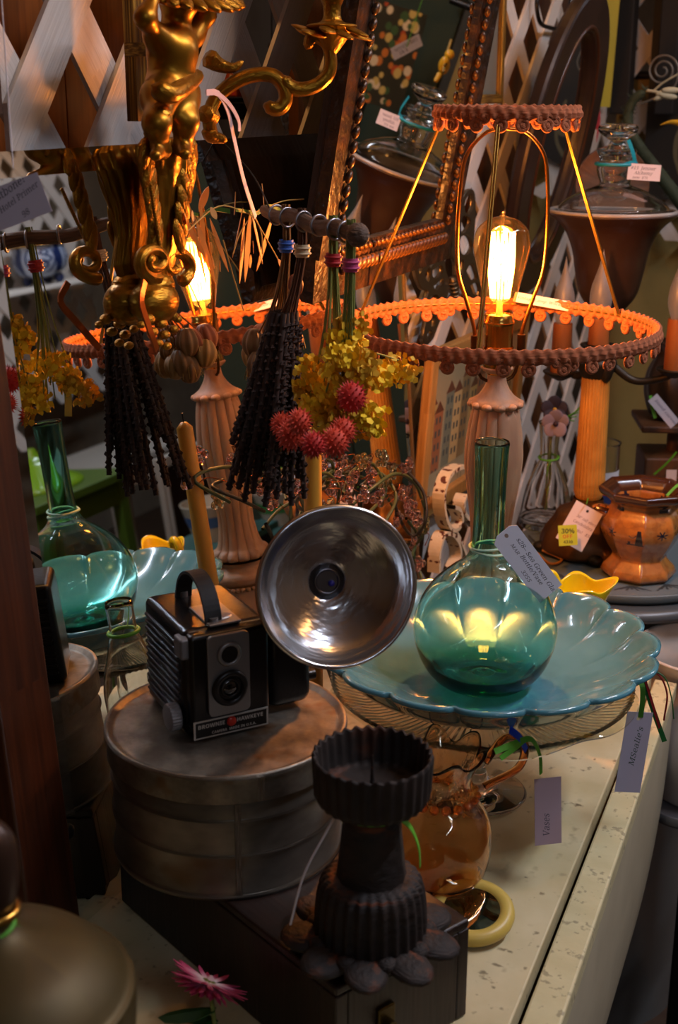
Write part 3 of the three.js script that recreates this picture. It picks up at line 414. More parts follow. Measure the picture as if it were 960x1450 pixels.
// ---------- pink chrysanthemum ----------
{
  const p = pY(296, 1392, 0.868), t = thing('chrysanthemum', 'single pink chrysanthemum with white centre and green leaves in front of the box', 'flower', [p.x, DY + 0.001, p.z]), y = p.y - DY;
  const petal = (L, w) => { const s = new THREE.Shape(); s.moveTo(-w * 0.25, 0); s.bezierCurveTo(-w, L * 0.4, -w * 0.8, L * 0.9, 0, L); s.bezierCurveTo(w * 0.8, L * 0.9, w, L * 0.4, w * 0.25, 0); const g = at(ex(s, 0.0006, 0, 4), [0, 0, 0], [-Math.PI / 2, 0, 0]); const P = g.attributes.position, U = g.attributes.uv; for (let i = 0; i < P.count; i++) U.setXY(i, 0.5, -P.getZ(i) / L * 0.98 + 0.01); for (let i = 0; i < P.count; i++) P.setY(i, P.getY(i) + 9 * P.getX(i) ** 2 + 4 * P.getZ(i) ** 2); g.computeVertexNormals(); return g; };
  const ptx = tex(64, (x, y) => mix(hx(0xe8d8d8), hx(0xb8406a), (y - 0.25) * 2.2)); const colors = [mat(0xffffff, { map: ptx, r: 0.6 }), mat(0xf0dce4, { map: ptx, r: 0.6 }), mat(0xf4e4e8, { map: ptx, r: 0.6 })];
  const head = new THREE.Group(); head.name = 'flower_head'; t.add(head); head.position.y = y; head.rotation.set(0, 0, 0); head.quaternion.setFromUnitVectors(UP, V(0.5, 0.75, 0.12).normalize());
  [[0, 24, 0.04, 0.1], [1, 22, 0.036, 0.4], [1, 16, 0.03, 0.7], [2, 12, 0.022, 1.0]].forEach(([c, n, L, tilt], q) => { for (let i = 0; i < n; i++) { const g = at(at(petal(L * rr(0.88, 1.06), 0.0042), [0, 0, 0], [-tilt + rr(-0.1, 0.1), 0, 0]), [0, q * 0.002, 0], [0, (i + q * 0.4) / n * Math.PI * 2, 0]); part(head, 'petal', g, colors[c]); } });
  part(head, 'calyx', sp(0.01, [0, -0.004, 0], [1, 0.7, 1]), K.stemGreen);
  part(t, 'stem', tb([[0, y - 0.004, 0], [-0.004, y * 0.6, 0.006], [-0.012, 0.002, 0.014]], 0.0022, 14), K.stemGreen);
  const leafM = mat(0x265a1e, { r: 0.55 }); for (const [a, yy, s] of [[0.3, 0.042, 1.25], [0.95, 0.03, 1.2], [-0.3, 0.028, 1.1], [1.8, 0.022, 1.1]]) { const L = petal(0.045 * s, 0.012 * s); part(t, 'leaf', at(at(L, [0, 0, 0], [-0.5, 0, 0]), [-0.003, yy, 0.008], [0, a, 0]), leafM); }
}
// ---------- yellow pitcher shaped like a flower, behind the bowl ----------
{
  const c = pX(822, 840, 1.66), Y = c.y - DY - 0.04; c.y = DY + 0.001;
  const st = thing('glass_jar', 'clear stemmed glass compote under the yellow creamer behind the blue bowl', 'compote', [c.x, DY + 0.001, c.z]);
  part(st, 'foot', lt([[0, 0.001], [0.04, 0.001], [0.042, 0.004], [0.012, 0.016], [0.008, 0.04], [0.008, Y - 0.03], [0.014, Y - 0.012], [0, Y - 0.012]], 40), K.clear); part(st, 'plate', lt([[0, Y - 0.011], [0.05, Y - 0.01], [0.055, Y - 0.004], [0.05, Y - 0.002], [0, Y - 0.004]], 40), K.clear);
  const t = thing('creamer', 'bright yellow ceramic creamer with curled handle and wavy rim', 'creamer', [c.x, DY + Y, c.z], -1.1);
  const ye = mat(0xdcc010, { r: 0.15, clearcoat: 1 });
  const q = [...smooth([[0.012, 0], [0.018, 0.003], [0.028, 0.02], [0.033, 0.038], [0.036, 0.052]], 20), [0.0355, 0.0545], ...smooth([[0.0335, 0.052], [0.03, 0.036], [0.022, 0.014], [0, 0.008]], 20)];
  part(t, 'cup', lobed([[0, 0.001], ...q], 3, (r, y, a) => { const k = Math.max(0, y / 0.054) ** 2; const q = Math.pow(Math.max(0, Math.cos(a - 1.5708)), 8); return [r * (1 + 0.06 * k * Math.cos(4 * a) + 0.35 * k * q), y + k * (0.004 * Math.cos(4 * a) + 0.004 * q)]; }, 96), ye);
  part(t, 'handle', tb([[-0.03, 0.034, 0], [-0.033, 0.055, 0], [-0.04, 0.068, 0], [-0.052, 0.066, 0], [-0.058, 0.05, 0], [-0.05, 0.03, 0], [-0.03, 0.018, 0]], 0.006, 36, 10), ye);
}
// ---------- yellow taper candle behind the flash ----------
{
  const t = thing('taper_candle', 'tall ochre taper candle in a wooden stick behind the flash reflector', 'candle', [1.388, DY + 0.001, 0.07]);
  part(t, 'wax', lt([[0, 0.06], [0.0125, 0.06], [0.0115, 0.3], [0.0105, 0.455], [0.004, 0.462], [0, 0.462]], 24), mat(0xb8842c, { r: 0.4 })); part(t, 'wick', cy(0.001, 0.001, 0.012, [0, 0.468, 0], null, 6), K.black);
  part(t, 'candlestick', lt(smooth([[0.04, 0], [0.042, 0.006], [0.02, 0.014], [0.012, 0.03], [0.018, 0.05], [0.018, 0.075], [0.013, 0.076]], 24), 32), K.walnut);
}
// ---------- wire and bead flower garland ----------
{
  const c0 = pZ(525, 745, 0.04), t = thing('bead_garland', 'tangled green wire garland with pink glass bead flowers behind the flash', 'garland', [c0.x, DY + 0.001, c0.z]);
  const gw = mat(0x32401c, { r: 0.5 }), dw = mat(0x1c1a0e, { r: 0.5 }), bead = glass(0xf0a0a0, 0.02), beadY = glass(0xe8d890, 0.02);
  const L = (u, v, dz = 0) => { const p = pZ(u, v, c0.z + dz); return [p.x - c0.x, p.y - DY, p.z - c0.z]; };
  const loops = [[[430, 720], [425, 690], [455, 670], [480, 700], [470, 750]], [[485, 700], [500, 668], [530, 660], [545, 690], [520, 730], [490, 760]], [[540, 655], [575, 668], [600, 700], [602, 740], [585, 760], [560, 715], [578, 690]], [[500, 715], [530, 690], [560, 672], [590, 690], [602, 722]], [[602, 720], [598, 760], [585, 780], [596, 815], [600, 840]], [[440, 730], [420, 715], [430, 700], [460, 690]], [[520, 770], [545, 740], [560, 700], [540, 672], [510, 690]], [[560, 800], [582, 790], [590, 760], [575, 735]]];
  loops.forEach((l, i) => { const n = tb(l.map(([u, v], j) => L(u, v, 0.02 * Math.sin(i * 2.1 + j * 1.3))), 0.0026, 40, 6); part(t, 'wire_loop', n, i % 3 === 2 ? dw : gw); });
  part(t, 'stem', [tb([L(600, 840), L(601, 900), [L(605, 960)[0], 0.01, 0.0]], 0.003, 14), tb([L(470, 750), L(500, 860), [0, 0.01, 0]], 0.003, 14)], dw);
  const cw = []; for (let i = 0; i < 34; i++) { const u = rr(440, 600), v = rr(645, 800); if (u < 560 && v > 735) continue; const a = L(u, v, rr(-0.02, 0.02)), b = L(u + rr(-26, 26), v + rr(-26, 26), rr(-0.02, 0.02)); cw.push(tb([a, [(a[0] + b[0]) / 2, (a[1] + b[1]) / 2 + 0.01, (a[2] + b[2]) / 2 + 0.01], b], 0.0007, 8, 4)); } part(t, 'copper_wire', cw, K.copper, 'fine copper wire').userData.kind = 'stuff';
  const spots = [[453, 655], [440, 690], [450, 648], [540, 650], [520, 660], [500, 680], [525, 678], [555, 668], [470, 690], [490, 700], [515, 700], [545, 690], [580, 720], [572, 700], [590, 735], [600, 745], [445, 715], [425, 690], [535, 705], [510, 655], [480, 665], [560, 735], [575, 660], [465, 720], [592, 800], [585, 770]];
  spots.forEach(([u, v], i) => { const c = L(u, v, rr(-0.025, 0.03)), g = []; for (let k = 0; k < 6; k++) { const a = k / 6 * 6.283 + i; g.push(sp(0.0062, [c[0] + 0.008 * Math.cos(a), c[1] + 0.008 * Math.sin(a), c[2] + rr(-0.004, 0.006)], [1, 1, 0.8], null, 8)); } g.push(sp(0.004, c, null, null, 6)); part(t, 'bead_flower', g, i % 4 === 3 ? beadY : bead); });
}
// ================= table lamp with a bare wire shade =================
const LX = 1.673, LZ = 0.201, ly = (v) => yAt(705, v, LX, LZ) - DY;
{
  const t = thing('table_lamp', 'carved pinkish wooden table lamp with glowing filament bulb and bare trimmed wire shade', 'lamp', [LX, DY + 0.001, LZ]);
  const woodP = mat(0xffffff, { map: twoTone(0x8c6a50, 0xa88868, (x, y) => 1.6 * fbm(x * 16, y * 6, 6, 4, 17) - 0.3), r: 0.6, bumpMap: bumpFine, bumpScale: 0.0004 });
  const col = ly(572), pet = 0.196;                                                  // collar and lower petal ring heights
  // lower base
  part(t, 'base', lt(smooth([[0.075, 0], [0.078, 0.006], [0.07, 0.02], [0.06, 0.03], [0.063, 0.05], [0.066, 0.08], [0.06, 0.12], [0.05, 0.15], [0.046, 0.155]], 50), 64), woodP);
  const bd = []; for (let i = 0; i < 40; i++) { const a = i / 40 * 6.2832; bd.push(sp(0.0038, [Math.sin(a) * 0.051, 0.153, Math.cos(a) * 0.051], null, null, 6)); } part(t, 'bead_ring', bd, woodP).userData.kind = 'stuff';
  part(t, 'turned_ring', lt(smooth([[0.046, 0.155], [0.052, 0.162], [0.05, 0.172], [0.042, 0.178], [0.036, 0.184], [0.038, 0.19]], 24), 48), woodP);
  const H = col - pet, pr = smooth([[0.042, 0], [0.043, 0.006], [0.034, 0.02], [0.0285, 0.05], [0.0285, 0.075], [0.034, 0.12], [0.0395, 0.16], [0.04, 0.19], [0.035, 0.23], [0.0285, 0.255], [0.027, H - 0.012], [0.032, H - 0.004]], 80).map(([r, y]) => [r, y + pet]);
  part(t, 'fluted_column', lobed(pr, 12, (r, y, a) => { const k = Math.min(1, Math.max(0, (r - 0.024) / 0.012)), f = Math.pow(Math.abs(Math.cos(7 * a)), 0.6), m = 0.5 + 0.5 * Math.cos(2 * a + 0.6); return [r * (1 - 0.1 + 0.1 * (m > 0.72 && r > 0.033 ? 1 : f)) + (y < pet + 0.012 ? 0.003 * f : 0), y]; }, 252), woodP);
  const pc = []; for (let i = 0; i < 12; i++) { const a = i / 12 * 6.2832; pc.push(sp(0.0085, [Math.sin(a) * 0.031, col, Math.cos(a) * 0.031], [1, 0.62, 1], [0, a, 0], 10)); } part(t, 'petal_collar', [lt(smooth([[0.02, col - 0.008], [0.034, col - 0.002], [0.034, col + 0.004], [0.024, col + 0.012], [0.015, col + 0.026], [0.013, col + 0.04], [0.02, col + 0.046], [0.021, col + 0.05], [0.01, col + 0.053]], 36), 48), ...pc], woodP);
  // socket
  const s0 = ly(520), s1 = ly(446); part(t, 'socket', [lt([[0.008, s0 - 0.018], [0.012, s0 - 0.012], [0.019, s0 - 0.002], [0.0195, s0], [0.0195, s0 + 0.022], [0.021, s0 + 0.024], [0.021, s0 + 0.027], [0.0195, s0 + 0.029], [0.0195, s1 - 0.014], [0.021, s1 - 0.012], [0.021, s1 - 0.009], [0.0195, s1 - 0.007], [0.0195, s1], [0.016, s1], [0.016, s1 - 0.02], [0, s1 - 0.02]], 40)], K.brass, 'brass bulb socket');
  part(t, 'switch_knob', at(lobed([[0, -0.006], [0.0055, -0.006], [0.006, 0], [0.005, 0.006], [0, 0.006]], 14, (r, y, a) => [r * (1 + 0.06 * Math.cos(14 * a)), y], 56), [-0.02, s0 + 0.01, 0.014], [Math.PI / 2, 0, 0.9]), K.black);
  // bulb: clear pear shaped glass
  const b0 = s1 - 0.012, bh = ly(300) - b0; const env = smooth([[0.0155, 0], [0.0165, 0.012], [0.023, 0.04], [0.0315, 0.075], [0.0368, 0.1], [0.037, 0.112], [0.033, 0.128], [0.021, 0.14], [0.009, 0.1445], [0.0045, 0.1455], [0.003, 0.15], [0, 0.152]], 60).map(([r, y]) => [r, b0 + y * bh / 0.152]);
  const bulb = part(t, 'bulb', lt(env, 56), mat(0xffe2b0, { r: 0.03, transmission: 1, thickness: 0, ior: 1.45 }), 'clear glass filament bulb');
  const fil = [], n = 18; for (let i = 0; i < n; i++) { const a = i / n * 6.2832, r0 = 0.012, r1 = 0.0165; fil.push(tb([[Math.sin(a) * r0, b0 + 0.034, Math.cos(a) * r0], [Math.sin(a) * 0.0165, b0 + 0.075, Math.cos(a) * 0.0165], [Math.sin(a + 0.17) * r1, b0 + 0.119, Math.cos(a + 0.17) * r1]], 0.0013, 8, 5)); }
  part(bulb, 'filament', fil, mat(0xffffff, { emissive: 0xffa040, emissiveIntensity: 60 }), 'glowing filament wires').userData.kind = 'stuff';
  part(bulb, 'glass_stem', [cy(0.0035, 0.006, 0.03, [0, b0 + 0.016, 0], null, 12), cy(0.0012, 0.0012, 0.09, [0, b0 + 0.075, 0], null, 6), cy(0.0155, 0.0155, 0.012, [0, b0 + 0.004, 0], null, 20)], mat(0xd8b070, { r: 0.2, m: 0.5 }));
  const l = new THREE.PointLight(0xffb070, BULB_I, 0, 2); l.position.set(0, b0 + 0.078, 0); l.shadow.radius = 0.9; l.castShadow = true; t.add(l);
  // harp
  const h0 = ly(490), ht = ly(183), hw = 0.058, q = (s) => [[s * 0.032, h0, 0], [s * 0.033, h0 + 0.02, 0], [s * 0.046, h0 + 0.062, 0], [s * hw, h0 + 0.1, 0], [s * hw, ht - 0.07, 0], [s * 0.05, ht - 0.03, 0], [s * 0.025, ht - 0.004, 0], [0, ht, 0]];
  const hp = part(t, 'harp', [...[-1, 1].map((s) => tb(q(s), 0.0027, 50, 8))], mat(0x9a6a34, { r: 0.3, m: 1 }), 'brass harp'); hp.rotation.y = -0.95;
  const fr = part(t, 'harp_ferrule', [-1, 1].map((s) => cy(0.006, 0.0055, 0.024, [s * 0.032, h0 + 0.002, 0], null, 12)), mat(0x5a3c1c, { r: 0.35, m: 0.9 })); fr.rotation.y = -0.95;
  const sd = part(t, 'harp_saddle', [tb([[-0.032, h0 - 0.008, 0], [-0.02, s0 - 0.016, 0], [0.02, s0 - 0.016, 0], [0.032, h0 - 0.008, 0]], 0.0025, 16, 6)], mat(0x5a3c1c, { r: 0.35, m: 0.9 })); sd.rotation.y = -0.95;
  part(t, 'finial', [cy(0.004, 0.005, 0.016, [0, ht + 0.008, 0]), bx(0.016, 0.008, 0.016, [0, ht + 0.022, 0])], K.brass);
  // shade frame
  const shade = new THREE.Group(); shade.name = 'wire_shade'; t.add(shade); const RB = 0.2085, RTp = 0.0895, yb = 1.349 - DY + 0.003, yt = ly(160);
  const gold = mat(0x9a7a3a, { r: 0.3, m: 0.9 });
  part(shade, 'bottom_wire', to(RB - 0.004, 0.0018, [0, yb, 0], [Math.PI / 2, 0, 0], 120, 6), gold); part(shade, 'top_wire', to(RTp - 0.004, 0.0018, [0, yt - 0.004, 0], [Math.PI / 2, 0, 0], 80, 6), gold);
  part(shade, 'spider', [0, 1, 2].map((i) => { const a = i * 2.0944 + 0.3; return wire([0, ht + 0.012, 0], [Math.sin(a) * (RTp - 0.004), yt - 0.004, Math.cos(a) * (RTp - 0.004)], 0.0018); }), gold);
  // struts aimed where the photograph shows them: left, right, front
  for (const a of [3.14, 0.965, -1.34]) { const s = Math.sin(a), c = Math.cos(a), s2 = [-c, 0, s]; part(shade, 'strut', [-1, 1].map((k) => wire([s * (RTp - 0.003) + s2[0] * 0.0016 * k, yt - 0.004, c * (RTp - 0.003) + s2[2] * 0.0016 * k], [s * (RB - 0.003) + s2[0] * 0.0016 * k, yb, c * (RB - 0.003) + s2[2] * 0.0016 * k], 0.0016)), gold); }
  const yarn = mat(0xffffff, { map: twoTone(0x804528, 0xa2603c, (x, y) => fbm(x * 40, y * 40, 40, 3, 4)), r: 0.95, bumpMap: bumpFine, bumpScale: 0.0015, sheen: 0.4, sheenColor: new THREE.Color(0xd08a60), sheenRoughness: 0.6 });
  const braid = (R, y0, hh, nb) => { const g = new THREE.TorusGeometry(R, R * 0.2, 14, nb * 8), P = g.attributes.position; for (let i = 0; i < P.count; i++) { const x = P.getX(i), y = P.getY(i), z = P.getZ(i), a = Math.atan2(y, x), rr0 = Math.hypot(x, y) - R, ph = Math.atan2(z, rr0), tw = Math.cos(nb * a + 2 * ph), tw2 = Math.cos(nb * a * 1 - 2 * ph + 1.5), kz = 1 + 0.1 * tw + 0.1 * tw2, kr = 0.0044 * (1 + 0.3 * tw + 0.3 * tw2), r2 = R + Math.cos(ph) * kr; P.setXYZ(i, Math.cos(a) * r2, Math.sin(a) * r2, Math.sin(ph) * hh * kz); } g.computeVertexNormals(); return at(g, [0, y0, 0], [Math.PI / 2, 0, 0]); };
  part(shade, 'bottom_braid', braid(RB, yb - 0.001, 0.0095, 96), yarn, 'crocheted salmon braid'); part(shade, 'top_braid', braid(RTp, yt, 0.0085, 44), yarn, 'crocheted salmon braid');
  const mkLoop = () => mg([to(0.0062, 0.0032, [0, -0.008, 0], [0, 0, 0], 16, 8), sp(0.0045, [0, -0.009, 0.0005], [1, 1.1, 0.7], null, 8), to(0.005, 0.0026, [0, -0.001, 0], [0.3, 0, 0], 12, 6)]);
  const gl = mkLoop(), gf = mg([mkLoop(), at(mkLoop(), [-0.009, 0.004, 0], [0, 0, -0.4], 0.8), at(mkLoop(), [0.009, 0.004, 0], [0, 0, 0.4], 0.8)]);
  for (let i = 0; i < 36; i++) { const a = (i + 0.3 * hash(i, 4, 1)) / 36 * 6.2832, m = new THREE.Mesh(i % 9 === 4 ? gf : gl, yarn); m.name = 'yarn_loop'; m.position.set(Math.sin(a) * RB, yb - 0.008, Math.cos(a) * RB); m.rotation.set(rr(-0.15, 0.15), a, rr(-0.2, 0.2)); shade.add(m); }
  for (let i = 0; i < 18; i++) { const a = (i + 0.3 * hash(i, 7, 1)) / 18 * 6.2832, m = new THREE.Mesh(i % 3 === 1 ? gf : gl, yarn); m.name = 'yarn_loop'; m.position.set(Math.sin(a) * RTp, yt - 0.006, Math.cos(a) * RTp); m.rotation.set(rr(-0.15, 0.15), a, rr(-0.25, 0.25)); shade.add(m); }
  // price tag lying inside the shade ring, behind the bulb
  const A = pX(728, 420, 1.86), B = pX(806, 434, 1.88), tx = B.clone().sub(A), tm = print(300, 60, '#c9b0a8', [['Vintage Lamp  Works!  45.00', 16, 38, 24]]);
  const g = part(t, 'price_tag', at(card(tx.length(), 0.02), [tx.length() / 2, 0, 0]), mat(0xffffff, { map: tm, r: 0.8 }), 'paper price tag'); g.position.copy(A).sub(t.position); const xx = tx.clone().normalize(), nn = V(-0.5, 0.75, 0.3); nn.addScaledVector(xx, -nn.dot(xx)).normalize(); basis(g, xx, nn.clone().cross(xx), nn);
}
// ================= grey painted drum table at the far end =================
const GX = 2.2, GZ = 0.25, GY = 0.87;
{
  const grey = mat(0xffffff, { map: twoTone(0x4a5054, 0x5e6468, (x, y) => fbm(x * 12, y * 12, 12, 4, 18)), r: 0.5 });
  const t = thing('drum_table', 'grey painted round cabinet with black bow and swag decoration', 'cabinet', [GX, 0, GZ]);
  part(t, 'body', cy(0.172, 0.165, GY - 0.05, [0, (GY - 0.05) / 2, 0], null, 96), mat(0xffffff, { map: twoTone(0x5c5b57, 0x6c6a64, (x, y) => fbm(x * 12, y * 12, 12, 4, 18)), r: 0.55 }));
  part(t, 'top', lt([[0, GY - 0.05], [0.19, GY - 0.05], [0.216, GY - 0.04], [0.219, GY - 0.032], [0.214, GY - 0.024], [0.205, GY - 0.02], [0, GY - 0.02]], 96), mat(0x3c464c, { r: 0.35 }));
  // painted bow, beads and swag on the side
  const sw = print(512, 512, '#64625d', [], '', (g) => { g.strokeStyle = '#17191c'; g.fillStyle = '#17191c'; g.lineWidth = 5; g.beginPath(); g.arc(256, 80, 24, 0, 7); g.stroke(); g.beginPath(); g.arc(256, 80, 9, 0, 7); g.fill();
    for (const s of [-1, 1]) { g.beginPath(); g.moveTo(256 + s * 24, 72); g.quadraticCurveTo(256 + s * 90, 40, 256 + s * 130, 78); g.quadraticCurveTo(256 + s * 170, 100, 256 + s * 240, 66); g.lineTo(256 + s * 230, 100); g.quadraticCurveTo(256 + s * 160, 130, 256 + s * 120, 104); g.quadraticCurveTo(256 + s * 80, 76, 256 + s * 24, 92); g.stroke();
      for (let i = 0; i < 5; i++) { g.lineWidth = 12 - i * 1.5; g.beginPath(); g.moveTo(256 + s * (22 + i * 5), 100); g.quadraticCurveTo(256 + s * (50 + i * 18), 240, 256 + s * (120 + i * 34), 300 - i * 14); g.stroke(); } g.lineWidth = 5; }
    for (let i = 0; i < 7; i++) { g.beginPath(); g.arc(256 + (i % 2 ? 14 : -10), 128 + i * 34, 17, 0, 7); g.stroke(); } });
  sw.wrapS = THREE.ClampToEdgeWrapping;
  const g = new THREE.CylinderGeometry(0.1728, 0.1722, 0.16, 40, 1, true, -0.48, 0.96); const p = pX(930, 862, 2.02), a = Math.atan2(-0.85, 0.5);
  const m = part(t, 'painted_swag', at(g, [0, GY - 0.135, 0], [0, a, 0]), mat(0xffffff, { map: sw, r: 0.55 }), 'black painted bow and swag');
  // tray
  const tr = thing('round_tray', 'blue grey round tray with dark painted leaves on the grey cabinet', 'tray', [GX + 0.01, GY - 0.0195, GZ]);
  const lv = print(512, 512, '#55646a', [], '', (g2) => { g2.strokeStyle = '#2a3236'; g2.lineWidth = 5; for (let i = 0; i < 16; i++) { g2.save(); g2.translate(256, 256); g2.rotate(i / 16 * 6.2832); for (let k = -3; k <= 3; k++) { g2.beginPath(); g2.moveTo(0, 200); g2.quadraticCurveTo(k * 8, 215, k * 13, 222 + 6 * Math.abs(k % 2)); g2.stroke(); } g2.restore(); } });
  const top = new THREE.CircleGeometry(0.2, 72); part(tr, 'tray_top', at(top, [0, 0.0192, 0], [-Math.PI / 2, 0, 0]), mat(0xffffff, { map: lv, r: 0.4 })); part(tr, 'tray_rim', lt([[0, 0], [0.195, 0], [0.202, 0.008], [0.203, 0.017], [0.2, 0.019], [0, 0.019]], 96), mat(0x55646a, { r: 0.4 }));
}
// ---------- candelabra with flame bulbs ----------
{
  const c = V(2.2, GY + 0.0006, 0.192), t = thing('candelabra', 'electric candelabra with amber column and frosted flame bulbs on the tray', 'candelabra', c), Y = (v) => yAt(843, v, c.x, c.z) - c.y;
  const bronze = mat(0x2a241a, { r: 0.45, m: 0.6 }), wax = mat(0xffffff, { map: twoTone(0x946424, 0xbc863a, (x, y) => 1.5 * fbm(x * 6, y * 14, 6, 4, 8) - 0.2), r: 0.4 }), flame = mat(0xd8d4d0, { r: 0.4, transmission: 0.85, thickness: 0 }), slv = mat(0x8a4c1c, { r: 0.5 });
  part(t, 'base', lobed(smooth([[0.075, 0.004], [0.082, 0.012], [0.078, 0.03], [0.07, 0.045], [0.06, 0.06], [0.05, 0.078], [0.03, 0.088], [0.026, 0.1]], 36), 8, (r, y, a) => [r * (1 + 0.03 * Math.cos(8 * a)), y], 128), mat(0x5a3a18, { r: 0.4, m: 0.6 }));
  const feet = []; for (let i = 0; i < 4; i++) { const a = i * 1.5708 + 0.5, f = part(t, 'foot', sp(0.015, [Math.sin(a) * 0.074, 0.0105, Math.cos(a) * 0.074], [1, 0.7, 1.4], [0, a, 0], 10), bronze); }
  const y0 = 0.1, y1 = Y(528); part(t, 'column', lobed([[0.022, y0], [0.026, y0 + 0.01], [0.0265, y0 + 0.03], [0.025, y1 * 0.6], [0.0235, y1], [0.01, y1 + 0.004]], 24, (r, y, a) => [r * (1 + 0.02 * Math.cos(26 * a)), y], 208), wax, 'amber reeded column');
  part(t, 'hub', [lt(smooth([[0.022, y1 - 0.01], [0.03, y1 + 0.004], [0.034, y1 + 0.02], [0.022, y1 + 0.034], [0.018, y1 + 0.05]], 20), 32), sp(0.016, [-0.012, y1 + 0.012, 0.02], [0.8, 1.6, 0.8])], bronze);
  // three side arms and one centre light; directions chosen from the flame bulbs in view
  const bulbAt = [[848, 385, 0.0, 0.0], [792, 395, 0.015, -0.068], [942, 372, 0.03, 0.125]];
  bulbAt.forEach(([u, v, dx, dz], i) => { const px = dx, pz = dz, tip = yAt(u, 352 + (i === 1 ? 10 : 0), c.x + dx, c.z + dz) - c.y, by = tip - 0.115, s0 = i ? by - 0.088 : y1 + 0.045;
    const arm = i ? part(t, 'arm', [taper([[px * 0.15, y1 + 0.02, pz * 0.15], [px * 0.5, y1 - 0.01, pz * 0.5], [px * 0.85, y1 - 0.004, pz * 0.85], [px, s0 - 0.006, pz]], 0.0075, 0.006, 24, 8)], bronze) : null;
    part(t, 'drip_cup', lt(smooth([[0.006, s0 - 0.012], [0.022, s0 - 0.004], [0.03, s0 + 0.002], [0.028, s0 + 0.005], [0.012, s0 + 0.002]], 16).map(([r, y]) => [r, y]), 28).translate(px, 0, pz), bronze);
    part(t, 'candle_sleeve', cy(0.0165, 0.018, by - s0, [px, (by + s0) / 2, pz], null, 24), slv, 'orange brown candle sleeve');
    part(t, 'flame_bulb', at(lt(smooth([[0.011, 0], [0.0155, 0.012], [0.0185, 0.03], [0.0165, 0.052], [0.009, 0.076], [0.0045, 0.092], [0, 0.115]], 30), 24), [px, by, pz]), flame, 'frosted flame bulb'); });
  part(t, 'power_cord', tb([[-0.06, 0.01, -0.06], [-0.075, 0.0045, -0.02], [-0.11, 0.006, -0.03], [-0.115, 0.024, -0.055], [-0.1, 0.02, -0.075], [-0.1, 0.0045, -0.04], [-0.125, 0.01, -0.045], [-0.12, 0.004, -0.07]], 0.0026, 60, 6), mat(0x8a5a1c, { r: 0.6 }), 'amber power cord');
  const tm = print(256, 360, '#c9b9b4', [['30" tall electric', 64, 120, 32, 0.02, '#5a3a3a'], ['Candelabra', 56, 170, 34, 0, '#5a3a3a'], ['works!   $58', 60, 230, 36, 0, '#5a3a3a']], 'italic {}px serif', (g) => { g.fillStyle = '#2a1c14'; g.beginPath(); g.arc(128, 38, 12, 0, 7); g.fill(); });
  const P = pX(820, 745, 2.07), tg = part(t, 'price_tag', card(0.05, 0.072), mat(0xffffff, { map: tm, r: 0.8 }), 'pinkish price tag'); tg.position.copy(P).sub(c); face(tg, TOCAM.clone().setY(0.25)); tg.rotateZ(-0.5);
  const ym = print(160, 180, '#a8b020', [['30%', 24, 70, 58, 0.05, '#2a2a10'], ['OFF', 34, 116, 46, 0, '#b04818'], ['4330', 40, 160, 36, 0.04, '#2a2a10']], 'bold {}px sans-serif'), yl = part(t, 'sale_sticker', card(0.031, 0.034), mat(0xffffff, { map: ym, r: 0.7 }), 'yellow green 30% OFF sticker'); yl.position.copy(pX(804, 758, 2.03)).sub(c); face(yl, TOCAM.clone().setY(0.25)); yl.rotateZ(0.06);
  part(t, 'tag_string', tb([V(0, 0.1, 0), P.clone().sub(c).add(V(0.0, 0.04, 0.01))], 0.001, 4, 5), K.green);
}
